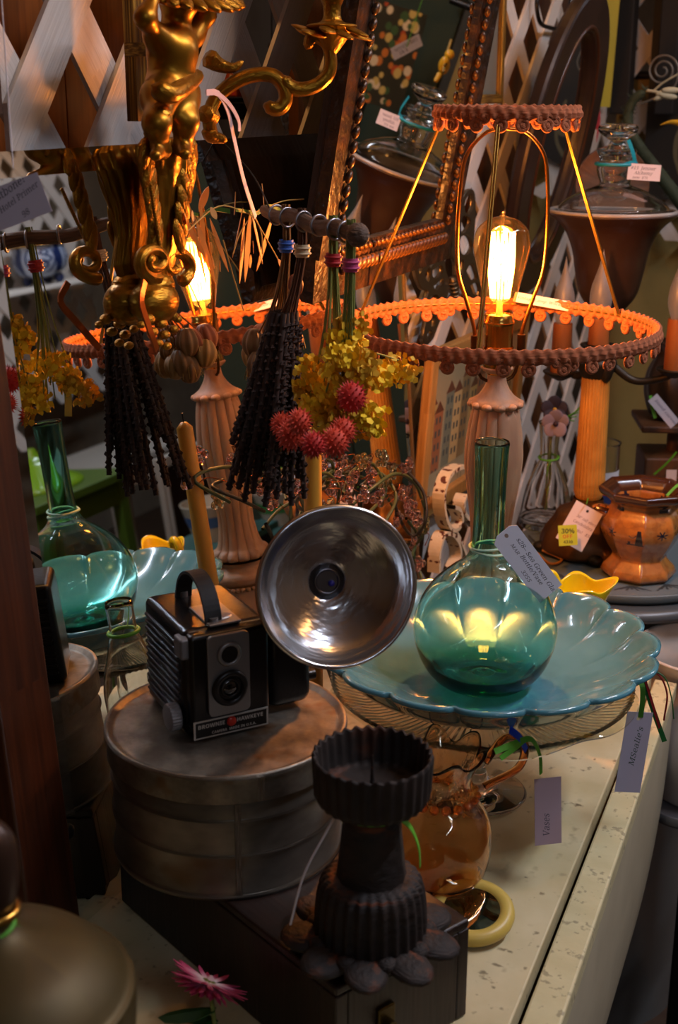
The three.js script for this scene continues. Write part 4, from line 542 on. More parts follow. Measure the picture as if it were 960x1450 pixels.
// ---------- octagonal pottery pot ----------
{
  const c = V(2.125, GY + 0.0006, 0.306), t = thing('pottery_pot', 'brown glazed octagonal pottery pot with blue windmill decoration on the tray', 'pot', c, -1.25); t.scale.setScalar(1.06);
  const deco = print(1024, 512, '#96602e', [], '', (g, w, h) => { for (let i = 0; i < 900; i++) { g.fillStyle = ['rgba(190,120,50,.25)', 'rgba(110,60,20,.2)', 'rgba(160,130,80,.18)'][i % 3]; g.beginPath(); g.arc(hash(i, 1, 1) * w, hash(i, 2, 1) * h, 6 + 22 * hash(i, 3, 1), 0, 7); g.fill(); }
    g.fillStyle = '#3a1c0a'; g.fillRect(0, 0, w, 70); g.fillStyle = '#1c2030'; for (const x of [110, 360, 620, 880]) { g.fillRect(x - 30, 84, 60, 26); g.fillRect(x - 18, 66, 20, 26); }
    for (const x of [200, 470, 740, 1000]) { g.save(); g.translate(x, 230); g.beginPath(); g.moveTo(-14, 50); g.lineTo(-4, -36); g.lineTo(10, -36); g.lineTo(22, 50); g.fill(); g.fillRect(-52, 44, 100, 9); g.fillRect(-46, 30, 12, 18); g.lineWidth = 4; g.strokeStyle = '#1c2030'; g.beginPath(); g.moveTo(-40, -4); g.quadraticCurveTo(-20, 20, -10, -10); g.stroke(); g.restore(); g.save(); g.translate(x - 120, 225); for (let k = 0; k < 7; k++) { g.rotate(0.9); g.fillRect(-3, 0, 6, 26); } g.restore(); } });
  const oct = (r, y, a) => { const s = Math.PI / 4, b = ((a % s) + s) % s - s / 2; return [r * 1.05 * Math.cos(s / 2) / Math.cos(b), y]; };
  const pm = mat(0xffffff, { map: deco, r: 0.22, clearcoat: 0.8, clearcoatRoughness: 0.15 });
  const out = [[0.0, 0.001], [0.052, 0.001], [0.057, 0.008], [0.053, 0.018], [0.042, 0.03], [0.04, 0.036], ...smooth([[0.05, 0.052], [0.061, 0.078], [0.058, 0.1], [0.048, 0.116], [0.05, 0.124], [0.064, 0.134], [0.067, 0.144]], 30), [0.064, 0.147], [0.05, 0.14], [0.042, 0.12], [0.048, 0.08], [0.03, 0.03], [0, 0.026]];
  const P = lobed(out, 8, oct, 128); const U = P.attributes.uv, A = P.attributes.position; for (let i = 0; i < U.count; i++) U.setY(i, A.getY(i) / 0.147); part(t, 'pot_body', P, pm);
  for (const s of [-1, 1]) part(t, 'handle', taper([[0.05 * s, 0.1, 0], [0.068 * s, 0.106, 0], [0.08 * s, 0.102, 0]], 0.012, 0.008, 10, 10), pm);
  part(t, 'ribbon', [strip([[0.03, 0.148, 0.05], [0.05, 0.165, 0.04], [0.085, 0.168, 0.03]], 0.004, [0, 0.3, 1])], K.green, 'green ribbon');
}
// ---------- bud vase with pansies, glass cylinder behind ----------
{
  const c = pY(772, 742, GY + 0.001), t = thing('bud_vase', 'clear flared glass bud vase holding dark and pale pansies on the tray', 'vase', [c.x, GY + 0.0006, c.z]), Y = (v) => yAt(785, v, c.x, c.z) - GY, top = Y(598), R = 0.05;
  const o = smooth([[R * 0.9, 0], [R, 0.006], [R * 0.8, top * 0.35], [0.022, top * 0.58], [0.0165, top * 0.66], [0.018, top * 0.85], [0.0215, top]], 40), i = o.slice().reverse().map(([r, y]) => [r - 0.0022, y < 0.01 ? y + 0.01 : y]);
  part(t, 'glass_body', lt([[0, 0.002], ...o, ...i, [0, 0.014]], 48), K.clear);
  const pan = (col, ctr) => { const g = []; for (let k = 0; k < 5; k++) { const a = k / 5 * 6.2832 + 0.3; g.push(at(sp(0.0135, [0, 0, 0], [1, 1, 0.16], null, 12), [Math.cos(a) * 0.0135, Math.sin(a) * 0.0135, 0.002 * k], [0.3 * Math.sin(a), -0.3 * Math.cos(a), 0])); } return g; };
  const f1 = part(t, 'pansy', pan(), mat(0x1c0e1c, { r: 0.7 }), 'dark purple pansy'); f1.position.set(0.004, top + 0.022, 0.004); face(f1, TOCAM); part(f1, 'flower_eye', sp(0.004, [0, 0, 0.009]), mat(0xb08a20, { r: 0.6 }));
  const f2 = part(t, 'pansy', pan(), mat(0x807684, { r: 0.7 }), 'pale mauve pansy'); f2.position.set(-0.012, top + 0.002, 0.012); face(f2, TOCAM.clone().addScaledVector(UP, -0.3)); part(f2, 'flower_eye', sp(0.005, [0, 0, 0.009]), mat(0x2a1420, { r: 0.6 }));
  part(t, 'stem', [tb([[0, top + 0.015, 0], [0.003, top * 0.5, 0.003], [-0.005, 0.03, 0]], 0.002, 12), tb([[-0.01, top, 0.008], [-0.006, top * 0.5, 0], [0.004, 0.03, 0]], 0.002, 12)], K.stemGreen);
  part(t, 'sprig', [0, 1, 2, 3, 4].map((k) => tb([[0.01, top, 0.01], [0.03, top + 0.004 * k, 0.02 + 0.004 * k], [0.05 - 0.004 * k, top + 0.01 * k - 0.006, 0.03 + 0.005 * k]], 0.0012, 8, 4)), K.green);
  part(t, 'ribbon', [to(0.0185, 0.0018, [0, top * 0.66, 0], [Math.PI / 2, 0.1, 0], 30, 6), strip([[-0.015, top * 0.66, 0.01], [-0.026, top * 0.6, 0.008], [-0.03, top * 0.52, 0.008]], 0.003)], K.green, 'green ribbon');
  const d = pY(842, 745, GY + 0.001), kk = pX(845, 640, 2.4), cyl = thing('glass_canister', 'tall clear glass canister with a red white and blue label behind the candelabra', 'canister', [2.39, GY + 0.0006, kk.z + 0.01]), tp = yAt(840, 625, 2.39, kk.z) - GY, R2 = 0.036;
  part(cyl, 'glass_body', lt([[0, 0.002], [R2, 0.002], [R2, tp - 0.004], [R2 + 0.002, tp], [R2 - 0.002, tp], [R2 - 0.003, 0.008], [0, 0.008]], 48), K.clear);
  const lb = print(256, 256, '#1c2c5a', [], '', (g) => { g.fillStyle = '#c8c8cc'; g.fillRect(0, 0, 256, 120); g.fillStyle = '#a02020'; g.fillRect(0, 110, 256, 40); }); part(cyl, 'label', at(new THREE.CylinderGeometry(R2 + 0.0006, R2 + 0.0006, 0.075, 30, 1, true, -2.0, 2.6), [0, tp * 0.42, 0]), mat(0xffffff, { map: lb, r: 0.5 }), 'printed label');
}
// ---------- apothecary style covered compote ----------
{
  const J = pX(868, 302, 2.32), t = thing('covered_compote', 'brown bell shaped compote with domed clear glass lid and turquoise ribbon', 'compote', [J.x, GY + 0.0006, J.z]), R = 93 * mpp(J), y = J.y - GY;
  part(t, 'bowl', lt([...smooth([[0.028, 0], [0.03, 0.006], [0.012, 0.018], [0.008, 0.05], [0.008, y - 0.2], [0.016, y - 0.178], [0.03, y - 0.168], [0.05, y - 0.14], [0.06, y - 0.1], [0.068, y - 0.06], [0.085, y - 0.025], [R * 0.98, y - 0.002]], 70), [R, y], [R - 0.003, y + 0.002], ...smooth([[R - 0.012, y - 0.006], [0.06, y - 0.06], [0.045, y - 0.13], [0, y - 0.15]], 20)], 72), mat(0x2e1b0d, { r: 0.4, clearcoat: 0.2 }), 'brown bell shaped bowl');
  part(t, 'rim', to(R - 0.006, 0.004, [0, y + 0.003, 0], [Math.PI / 2, 0, 0], 80), mat(0x8f8a84, { r: 0.25 }), 'grey rim');
  const Y = (v) => yAt(880, v, J.x, J.z) - GY, kt = Y(176), kb = Y(200), nk = Y(215), bd = Y(265), R1 = R * 0.84;
  const o = [...smooth([[R1, y + 0.005], [R1 * 0.97, y + 0.012], [R1 * 0.8, y + 0.026], [R1 * 0.5, y + 0.04], [0.03, bd + 0.002], [0.026, bd + 0.008]], 30), ...smooth([[0.03, bd + 0.018], [0.033, bd + 0.03], [0.028, nk - 0.014], [0.034, nk], [0.032, nk + 0.004], [0.018, nk + 0.004]], 24), ...smooth([[0.012, kb], [0.03, kb + 0.012], [0.034, kt - 0.006], [0.026, kt], [0, kt + 0.001]], 20)];
  const inn = [[0, kb - 0.03], [0.014, kb - 0.034], [0.024, nk - 0.02], [0.028, bd + 0.03], [0.024, bd + 0.016], [0.02, bd + 0.004], ...smooth([[0.026, bd - 0.001], [R1 * 0.5, y + 0.037], [R1 * 0.79, y + 0.023], [R1 * 0.95, y + 0.01], [R1 - 0.003, y + 0.005]], 24)];
  part(t, 'glass_lid', lt([...o, ...inn], 72), K.clear, 'clear glass domed lid');
  const tq = mat(0x0f7f96, { r: 0.4 }), r0 = bd + 0.034; part(t, 'ribbon', [to(0.0345, 0.003, [0, r0 + 0.004, 0], [Math.PI / 2, 0, 0], 40, 6), strip([[-0.025, r0 + 0.045, 0.025], [-0.018, r0 + 0.02, 0.034], [-0.008, r0, 0.036], [-0.004, r0 - 0.02, 0.038]], 0.007, [-0.6, 0, 0.7]), strip([[-0.03, r0 + 0.004, 0.02], [-0.012, r0 + 0.008, 0.036], [0.002, r0 - 0.008, 0.038]], 0.006, [-0.6, 0, 0.7])], tq, 'turquoise ribbon');
  const tm = print(256, 130, '#bcb8c0', [['#15  Jenner', 20, 46, 36], ['Alchemy', 50, 84, 34], ['new  $75', 40, 118, 28]]), tg = part(t, 'price_tag', card(0.056, 0.027), mat(0xffffff, { map: tm, r: 0.8 }), 'white handwritten tag'); tg.position.copy(pX(912, 244, 2.31)).sub(t.position); face(tg, TOCAM.clone().setY(0.1)); tg.rotateZ(-0.06);
}
// ---------- white ironstone pitcher on a galvanised tray, right edge ----------
{
  const J = pX(1003, 918, 1.995), t0 = yAt(960, 1118, J.x, J.z), t = thing('ironstone_pitcher', 'white ironstone pitcher with cream inside beyond the dresser end', 'pitcher', [J.x, t0 + 0.0005, J.z]), R = 98 * mpp(J), h = J.y - t0;
  const o = smooth([[R * 0.6, 0.002], [R * 0.66, 0.012], [R * 0.92, h * 0.28], [R * 0.96, h * 0.5], [R * 0.86, h * 0.78], [R * 0.96, h * 0.95], [R, h]], 40), i = o.slice().reverse().map(([r, y]) => [r - 0.005, Math.max(y, 0.012)]);
  part(t, 'pitcher_body', lt([[0, 0.002], ...o, [R - 0.002, h + 0.003], ...i, [0, 0.012]], 72), mat(0xb9b4ac, { r: 0.2, clearcoat: 0.6 })); part(t, 'handle', tb([[R * 0.9, h * 0.9, 0], [R * 1.35, h * 0.85, 0], [R * 1.35, h * 0.45, 0], [R * 0.94, h * 0.35, 0]], 0.009, 20, 8), mat(0xb9b4ac, { r: 0.2 }));
  const b = thing('metal_stand', 'round galvanised metal stand under the white pitcher', 'stand', [J.x, 0, J.z]);
  part(b, 'tray', lt([[0, t0 - 0.02], [0.095, t0 - 0.02], [0.1, t0 - 0.014], [0.1, t0 - 0.001], [0.097, t0], [0, t0]], 64), mat(0x85878c, { r: 0.35, m: 0.6 })); part(b, 'post', cy(0.012, 0.012, t0 - 0.03, [0, t0 / 2 - 0.005, 0], null, 12), K.black); part(b, 'base', cy(0.09, 0.095, 0.02, [0, 0.01, 0], null, 32), K.black);
}
// ---------- hanging paper tag with christmas ribbons at the dresser corner ----------
{
  const A = pX(906, 1012, 1.44), t = thing('shop_tag', 'lavender shop tag hung on green and red ribbons over the dresser edge', 'tag', A);
  const tm = print(150, 400, '#b0acc0', [['MSealie’s', 84, 270, 44, -Math.PI / 2 + 0.12, '#2c4038']], 'italic {}px serif', (g) => { g.fillStyle = '#d8cda0'; g.beginPath(); g.arc(70, 30, 11, 0, 7); g.fill(); });
  const k = mpp(A), tg = part(t, 'card', at(card(38 * k, 124 * k), [0, -58 * k, 0]), mat(0xffffff, { map: tm, r: 0.85 })); face(tg, TOCAM.clone().setY(0.05).addScaledVector(RT, 0.1)); tg.rotateZ(-0.1);
  const L = (u, v, x = 1.44) => pX(u, v, x).sub(A); const red = mat(0x8a1418, { r: 0.5 }), dg = mat(0x0c5a22, { r: 0.5 });
  part(t, 'ribbon', strip([L(907, 1016), L(910, 990), L(909, 970), L(902, 958, 1.45)], 0.006, [-0.9, 0, 0.4]), mat(0x3c7a20, { r: 0.5 })); part(t, 'ribbon', strip([L(908, 950, 1.45), L(918, 985, 1.45), L(930, 1020, 1.45), L(941, 1050, 1.45)], 0.006, [-0.9, 0, 0.4]), dg); part(t, 'ribbon', strip([L(912, 958, 1.45), L(922, 990, 1.45), L(936, 1038, 1.45)], 0.003, [-0.9, 0, 0.4]), red);
  part(t, 'ribbon', tb([L(914, 948, 1.45), L(932, 955, 1.45), L(944, 980, 1.45), L(940, 1020, 1.45)], 0.0012, 20, 5), red); part(t, 'ribbon', tb([L(920, 948, 1.45), L(940, 958, 1.45), L(950, 985, 1.45), L(954, 1018, 1.45)], 0.0008, 20, 5), dg);
  part(t, 'knot', sp(0.005, L(909, 952, 1.45).toArray()), dg);
}
// ---------- dark bench beside the dresser ----------
{
  const t = thing('black_bench', 'black painted slatted bench in the shadow beside the dresser', 'bench', [1.5, 0, 0.62], 0.12); for (let i = 0; i < 6; i++) part(t, 'slat', rb(1.0, 0.02, 0.06, 0.003, [0, 0.44, 0.035 + i * 0.075]), K.black); for (const [x, z] of [[-0.45, 0.05], [-0.45, 0.4], [0.45, 0.05], [0.45, 0.4]]) part(t, 'leg', bx(0.05, 0.43, 0.05, [x, 0.215, z]), K.black);
  part(t, 'backrest', rb(1.0, 0.05, 0.03, 0.004, [0, 0.62, 0.5]), K.black); part(t, 'upright', bx(0.04, 0.2, 0.03, [-0.45, 0.54, 0.5]), K.black); part(t, 'upright', bx(0.04, 0.2, 0.03, [0.45, 0.54, 0.5]), K.black);
}
// ================= gilt sconce hanging by the mirror =================
{
  const SZ = -0.02, c = pZ(232, 300, SZ), t = thing('gilt_sconce', 'carved gilt wall sconce with a putto figure, acanthus leaves and scrolled candle arm', 'sconce', c), L = (u, v, dz = 0) => { const p = pZ(u, v, SZ + dz); return V(p.x - c.x, p.y - c.y, p.z - c.z); };
  const k = mpp(c), ga = (u, v, dz) => L(u, v, dz).toArray();
  // acanthus bracket: flattened fluted cone tapering down to a scroll
  const ys = [420, 395, 370, 330, 290, 250, 225, 205, 195], hw = [16, 26, 33, 34, 44, 56, 60, 60, 50], cx = [228, 226, 226, 234, 238, 238, 237, 237, 238];
  const pos = [], N = 72; for (let i = 0; i <= 60; i++) { const f = i / 60 * (ys.length - 1), j = Math.min(ys.length - 2, f | 0), w = f - j, v = ys[j] + (ys[j + 1] - ys[j]) * w, h = hw[j] + (hw[j + 1] - hw[j]) * w, u = cx[j] + (cx[j + 1] - cx[j]) * w; const o = L(u, v); pos.push([o, h * k]); }
  const G = new THREE.CylinderGeometry(1, 1, 1, N, 60), P = G.attributes.position; for (let i = 0; i < P.count; i++) { const y = P.getY(i) + 0.5, q = pos[Math.round(y * 60)], x = P.getX(i), z = P.getZ(i), r = Math.hypot(x, z), a = Math.atan2(x, z), fl = 1 + 0.05 * Math.cos(13 * a + 2 * Math.sin(y * 5)) * (0.3 + y) + 0.025 * Math.sin(23 * a + 20 * y); P.setXYZ(i, q[0].x + x * q[1] * fl * 0.98, q[0].y, q[0].z + z * q[1] * fl * 0.5); } G.computeVertexNormals();
  part(t, 'acanthus_bracket', [G], K.gilt);
  const lf = []; for (const s of [-1, 1]) for (let i = 0; i < 6; i++) { const v = 215 + i * 24, w = 50 - i * 5; lf.push(at(sp(0.011, [0, 0, 0], [0.8, 1.9, 0.4], [0, 0, s * 0.35], 10), L(238 + s * (w * 0.62), v, 0.02 + (s ? 0 : 0.012)))); }
  part(t, 'leaf_carving', lf, K.gilt).userData.kind = 'stuff';
  const br = []; for (let i = 0; i < 26; i++) { const f = i / 25; br.push(sp(0.0022, L(213 + 14 * f, 262 + 90 * f, 0.03 - 0.006 * f), null, null, 6)); } part(t, 'bead_line', br, K.gilt).userData.kind = 'stuff';
  const spiral = (u, v, R, turns, dz, rad, dir = 1) => { const p = []; for (let i = 0; i <= 40; i++) { const f = i / 40, a = dir * f * turns * 6.2832 + 1.2, r = R * (1 - 0.85 * f); p.push(ga(u + Math.cos(a) * r, v + Math.sin(a) * r, dz + 0.006 * f)); } return taper(p, rad, rad * 0.6, 60, 8); };
  part(t, 'scroll', [spiral(218, 370, 24, 1.6, 0.02, 0.0075)], K.gilt); part(t, 'scroll', [spiral(246, 375, 26, 1.2, 0.004, 0.008, -1)], K.gilt);
  part(t, 'pendant_knob', [at(sp(0.026, [0, 0, 0], [1.25, 0.95, 0.95], null, 24), L(218, 428)), at(sp(0.02, [0, 0, 0], [1.2, 0.8, 0.9], null, 20), L(222, 405))], K.gilt);
  for (const [u, v, r] of [[210, 452, 9], [228, 458, 9], [244, 447, 8], [216, 470, 8], [233, 474, 8], [246, 466, 7], [224, 486, 7], [236, 490, 7], [252, 452, 6], [200, 460, 6]]) part(t, 'berry', sp(r * k, ga(u, v, 0.012), [1.25, 0.85, 1], null, 12), K.gilt);
  part(t, 'copper_leaf', [strip([ga(205, 398, 0.03), ga(200, 425, 0.034), ga(208, 455, 0.03), ga(222, 495, 0.024)], 0.008, [0, 0, 1], 0.002)], mat(0x9a4a18, { r: 0.35, m: 0.7 }), 'copper coloured dried leaf');
  // putto standing on the bracket
  const J = (u, v, dz) => L(u, v, dz), j = { hip: J(240, 130, 0.02), hipL: J(226, 138, 0.026), hipR: J(256, 136, 0.024), knL: J(222, 175, 0.042), knR: J(262, 172, 0.04), anL: J(228, 212, 0.03), anR: J(258, 208, 0.032), toL: J(220, 220, 0.05), toR: J(262, 218, 0.052), chest: J(244, 72, 0.022), neck: J(248, 38, 0.02), head: J(252, 10, 0.024), shL: J(222, 52, 0.022), shR: J(272, 50, 0.02), elL: J(205, 25, 0.03), elR: J(292, 20, 0.028), haL: J(222, -14, 0.03), haR: J(282, -16, 0.03) };
  const bones = [['hip', 'chest', 0.024, 0.025], ['chest', 'neck', 0.021, 0.011], ['hip', 'hipL', 0.02, 0.018], ['hip', 'hipR', 0.02, 0.018], ['hipL', 'knL', 0.0175, 0.0125], ['hipR', 'knR', 0.0175, 0.0125], ['knL', 'anL', 0.0125, 0.0075], ['knR', 'anR', 0.0125, 0.0075], ['anL', 'toL', 0.0075, 0.006], ['anR', 'toR', 0.0075, 0.006], ['chest', 'shL', 0.018, 0.0115], ['chest', 'shR', 0.018, 0.0115], ['shL', 'elL', 0.011, 0.0085], ['shR', 'elR', 0.011, 0.0085], ['elL', 'haL', 0.0085, 0.006], ['elR', 'haR', 0.0085, 0.006], ['neck', 'head', 0.01, 0.02]];
  const fig = (p) => { let d = 1; for (const [a, b, r0, r1] of bones) d = smin(d, capD(p, j[a], j[b], r0, r1), 0.012); return d; };
  part(t, 'putto_figure', blob(fig, [j.hip.x, j.hip.y + 0.03, j.hip.z], 0.15, 88), K.gilt, 'gilt putto with raised arms');
  part(t, 'drapery', [taper([ga(214, 120, 0.045), ga(236, 133, 0.055), ga(262, 122, 0.05), ga(282, 105, 0.03)], 0.011, 0.007, 24, 8), taper([ga(205, 195, 0.03), ga(222, 170, 0.04), ga(232, 150, 0.05)], 0.004, 0.012, 16, 8)], K.gilt);
  const sc = []; for (let i = 0; i < 9; i++) { const a = (i - 4) / 4 * 1.3; sc.push(at(sp(0.02, [0, 0, 0], [0.6, 0.35, 1.7], null, 12), L(278 + Math.sin(a) * 38, -2 - Math.cos(a) * 4, 0.02 + 0.02 * Math.cos(a)), [0.5, a, 0])); } part(t, 'shell_cup', [at(sp(0.028, [0, 0, 0], [1.5, 0.7, 1], null, 18), L(275, -10, 0.02)), ...sc], K.gilt);
  // scrolled arm with candle cup; runs outward as it goes right
  const A = (u, v) => ga(u, v, Math.max(0, (u - 300) / 170) * 0.11), arm = taper([[302, 198], [296, 170], [305, 140], [330, 118], [360, 106], [388, 108], [402, 124], [404, 142], [396, 153], [384, 152], [382, 142]].map(([u, v]) => A(u, v)), 0.0075, 0.0085, 70, 10);
  part(t, 'arm_scroll', arm, K.gilt);
  part(t, 'arm_scroll', taper([[402, 106], [404, 118], [420, 126], [445, 122], [465, 104], [468, 82], [462, 62], [445, 52], [437, 60], [442, 68]].map(([u, v]) => A(u, v)), 0.009, 0.0065, 60, 10), K.gilt);
  part(t, 'arm_leaf', taper([[292, 80], [310, 92], [330, 96], [345, 86]].map(([u, v]) => A(u, v)), 0.012, 0.003, 20, 8), K.gilt); part(t, 'arm_leaf', [taper([[296, 180], [298, 192], [312, 196], [322, 200]].map(([u, v]) => A(u, v)), 0.01, 0.004, 14, 8), taper([[288, 160], [300, 164], [312, 165]].map(([u, v]) => A(u, v)), 0.011, 0.009, 10, 8)], K.gilt);
  const cp = L(470, 38, 0.11); const pe = []; for (let i = 0; i < 10; i++) { const a = i / 10 * 6.2832; pe.push(at(sp(0.014, [0, 0, 0], [0.75, 0.22, 1.5], null, 12), [cp.x + Math.sin(a) * 0.026, cp.y - 0.004 - 0.004 * (i % 2), cp.z + Math.cos(a) * 0.026], [0.35, a, 0], null)); }
  part(t, 'candle_cup', [at(lt(smooth([[0.004, -0.03], [0.012, -0.02], [0.024, -0.004], [0.028, 0.002], [0.012, 0.006], [0.01, 0.02], [0.014, 0.032], [0.016, 0.06]], 30), 32), cp), ...pe], K.gilt, 'gilt leaf candle cup');
  // hanger so that the sconce hangs from the lattice
  part(t, 'back_rail', [bx(0.026, 0.9, 0.014, [pZ(194, 80, -0.07).x - c.x, L(193, 160).y + 0.44, -0.05])], K.giltOld, 'old gilt upright behind the figure'); part(t, 'hook', [bx(0.012, 0.012, 0.06, [pZ(194, 80, -0.07).x - c.x, 0.3, -0.08])], K.black); part(t, 'rail_arm', [bx(0.014, 0.014, 0.05, [L(240, 100).x, L(240, 70).y, -0.025]), bx(pZ(194, 80, -0.07).x - c.x - L(240, 100).x, 0.014, 0.012, [(pZ(194, 80, -0.07).x - c.x + L(240, 100).x) / 2, L(240, 70).y, -0.05])], K.giltOld);
  const rb2 = mat(0xc8b0b4, { r: 0.6 }); const ribbon = thing('ribbon', 'pale pink ribbon hanging from the scrolled gilt arm', 'ribbon', c);
  part(ribbon, 'ribbon_band', strip([ga(292, 131, 0.03), ga(308, 132, 0.03), ga(322, 155, 0.03), ga(330, 190, 0.028), ga(345, 255, 0.024), ga(362, 308, 0.02)], 0.0065, [0, 0, 1]), rb2); part(ribbon, 'ribbon_tail', strip([ga(308, 132, 0.03), ga(325, 148, 0.032), ga(338, 172, 0.034), ga(339, 186, 0.034)], 0.0055, [0, 0, 1]), rb2);
}
// ================= dried flowers =================
// ---------- honesty seed heads lit by the lamp ----------
{
  const Z = -0.005, c = pZ(358, 300, Z), t = thing('dried_seed_heads', 'papery golden dried seed pods hanging below the pink ribbon', 'dried flowers', c), L = (u, v, dz = 0) => pZ(u, v, Z + dz).sub(c).toArray();
  const pm = mat(0xd8a448, { r: 0.6, transmission: 0.45, thickness: 0 });
  const pod = (u, v, w, h, tilt) => { const s = new THREE.Shape(), a = w * mpp(c), b = h * mpp(c); s.moveTo(0, b); s.bezierCurveTo(a, b * 0.5, a, -b * 0.5, 0, -b); s.bezierCurveTo(-a, -b * 0.5, -a, b * 0.5, 0, b); const g = ex(s, 0.0008, 0, 8), P = g.attributes.position; for (let i = 0; i < P.count; i++) P.setZ(i, P.getZ(i) + 12 * P.getX(i) ** 2); g.computeVertexNormals(); return at(g, L(u, v, rr(-0.01, 0.015)), [rr(-0.3, 0.3), rr(-0.6, 0.6), tilt]); };
  for (const [u, v, w, h, r] of [[332, 288, 8, 18, 0.4], [372, 278, 8, 20, -0.5], [342, 355, 9, 48, 0.05], [350, 350, 7, 50, -0.02], [362, 330, 7, 45, 0.1], [374, 345, 8, 42, -0.1], [336, 330, 6, 38, 0.15], [352, 350, 4, 9, 0], [358, 350, 4, 9, 0], [354, 370, 4, 10, 0], [398, 375, 5, 10, 0.4], [262, 310, 5, 9, 0.5], [272, 306, 5, 8, -0.4], [302, 302, 6, 9, 0.3]]) part(t, 'seed_pod', pod(u, v, w, h, r), pm);
  part(t, 'stems', [[[358, 303], [340, 330], [330, 360]], [[360, 304], [370, 330], [372, 360]], [[356, 304], [310, 292], [262, 330]], [[358, 304], [395, 370], [402, 385]], [[358, 303], [352, 335], [354, 345]], [[362, 300], [400, 285], [430, 282]], [[316, 340], [330, 390], [345, 440]]].map((q) => tb(q.map(([u, v]) => L(u, v)), 0.0008, 14, 5)), K.straw).userData.kind = 'stuff';
  part(t, 'leaf_tie', [strip([L(366, 300), L(380, 293), L(400, 296)], 0.006), strip([L(366, 302), L(352, 300), L(334, 297)], 0.004)], mat(0x3c6a18, { r: 0.6 }), 'green leafy tie');
}
// ---------- twig rail ----------
const TW0 = pZ(383, 302, 0.03), TW1 = V(1.236, 1.514, 0.2), twig = (f) => TW0.clone().lerp(TW1, f);
{
  const t = thing('twig_rail', 'grey brown twig wound with wire holding the dried flower bundles', 'twig', TW0), L = (f, dy = 0) => twig(f).sub(TW0).add(V(0, dy, 0)).toArray();
  const bark = mat(0xffffff, { map: twoTone(0x3a2c22, 0x6a5444, (x, y) => 1.6 * fbm(x * 6, y * 20, 6, 4, 8) - 0.3), r: 0.75, bumpMap: bumpFine, bumpScale: 0.002 });
  part(t, 'branch', [taper([L(-0.12, 0.003), L(0.1, -0.002), L(0.3, 0.004), L(0.55, -0.003), L(0.8, 0.002), L(1.03, 0)], 0.0068, 0.0092, 40, 10)], bark); part(t, 'knot', at(sp(0.0125, L(1.02), [0.9, 1, 1], null, 14), [0, 0, 0]), bark);
  part(t, 'hanging_wire', [tb([L(0.02), V(TW0.x + 0.012, 1.56, 0.0).sub(TW0).toArray(), V(TW0.x + 0.02, 1.602, -0.052).sub(TW0).toArray(), V(TW0.x + 0.02, 1.66, -0.115).sub(TW0).toArray()], 0.001, 20, 5)], K.black);
  for (const f of [0.08, 0.22, 0.42, 0.6, 0.78, 0.9]) { const d = TW1.clone().sub(TW0).normalize(), r = part(t, 'wire_ring', to(0.0105, 0.0016, [0, 0, 0], null, 24, 6), mat(0x8a8a90, { r: 0.3, m: 0.9 })); r.position.set(...L(f)); face(r, d.clone().add(V(0, 0.1, 0.3))); }
}
function bundle(name, label, f, band, tipOff, len, nst, stemM, spread) {             // stems tied with a band below the twig
  const o = twig(f), t = thing(name, label, 'dried flowers', o); const by = -0.032;
  part(t, 'band', [lt([[0.0075, by - 0.007], [0.0088, by], [0.008, by + 0.007]], 20), to(0.0088, 0.0013, [0, by - 0.003, 0], [Math.PI / 2, 0, 0], 20, 6), to(0.0088, 0.0013, [0, by + 0.003, 0], [Math.PI / 2, 0, 0], 20, 6)], mat(band, { r: 0.6 }));
  const ends = [], st = []; for (let i = 0; i < nst; i++) { const a = rnd() * 6.2832, r = Math.sqrt(rnd()), e = [tipOff[0] + Math.cos(a) * r * spread, by - len * rr(0.75, 1), tipOff[1] + Math.sin(a) * r * spread]; ends.push(e); st.push(tb([[Math.cos(a) * 0.004, 0.014, Math.sin(a) * 0.004], [Math.cos(a) * 0.005 * r, by, Math.sin(a) * 0.005 * r], [e[0] * 0.35, by - len * 0.4, e[2] * 0.35], e], 0.0011, 10, 4)); }
  part(t, 'stems', st, stemM).userData.kind = 'stuff'; return { t, ends, by };
}
const ruffle = (c, s) => { const g = []; for (let k = 0; k < 5; k++) { const a = k / 5 * 6.2832 + rnd(); g.push(at(new THREE.CircleGeometry(0.0038 * s, 5), [c[0] + Math.cos(a) * 0.0042 * s, c[1] + rr(-0.003, 0.003) * s, c[2] + Math.sin(a) * 0.0042 * s], [rr(-1.3, 0.6), a, rr(-0.9, 0.9)])); } return g; };
const yel = mat(0xe8c41c, { r: 0.75 }), yelPale = mat(0xc8a020, { r: 0.75 });
function statice(b, n, cx, cy0, cz, rx, ry) { for (let i = 0; i < n; i++) { const g = [], o = [cx + rr(-rx, rx), cy0 + rr(-ry, ry), cz + rr(-rx, rx)]; for (let q = 0; q < 24; q++) g.push(...ruffle([o[0] + rr(-0.014, 0.014), o[1] + rr(-0.013, 0.013), o[2] + rr(-0.014, 0.014)], rr(0.7, 1.3))); part(b.t, 'flower_cluster', g, i % 3 ? yel : yelPale); } }
function globe(b, p, s, col) { const g = [], n = 90; for (let i = 0; i < n; i++) { const y = 1 - 2 * (i + 0.5) / n, r = Math.sqrt(1 - y * y), a = i * 2.39996; const d = V(Math.cos(a) * r, y * 1.1, Math.sin(a) * r); const q = new THREE.ConeGeometry(0.0021, 0.0085, 4); q.applyQuaternion(new THREE.Quaternion().setFromUnitVectors(UP, d.clone().normalize())); q.translate(p[0] + d.x * 0.0105 * s, p[1] + d.y * 0.0105 * s, p[2] + d.z * 0.0105 * s); g.push(q); } g.push(sp(0.0105 * s, p, [1, 1.1, 1], null, 10)); part(b.t, 'globe_flower', g, col, 'round red globe flower'); }
const red = mat(0xb01c14, { r: 0.7 }), red2 = mat(0xc03a20, { r: 0.7 });
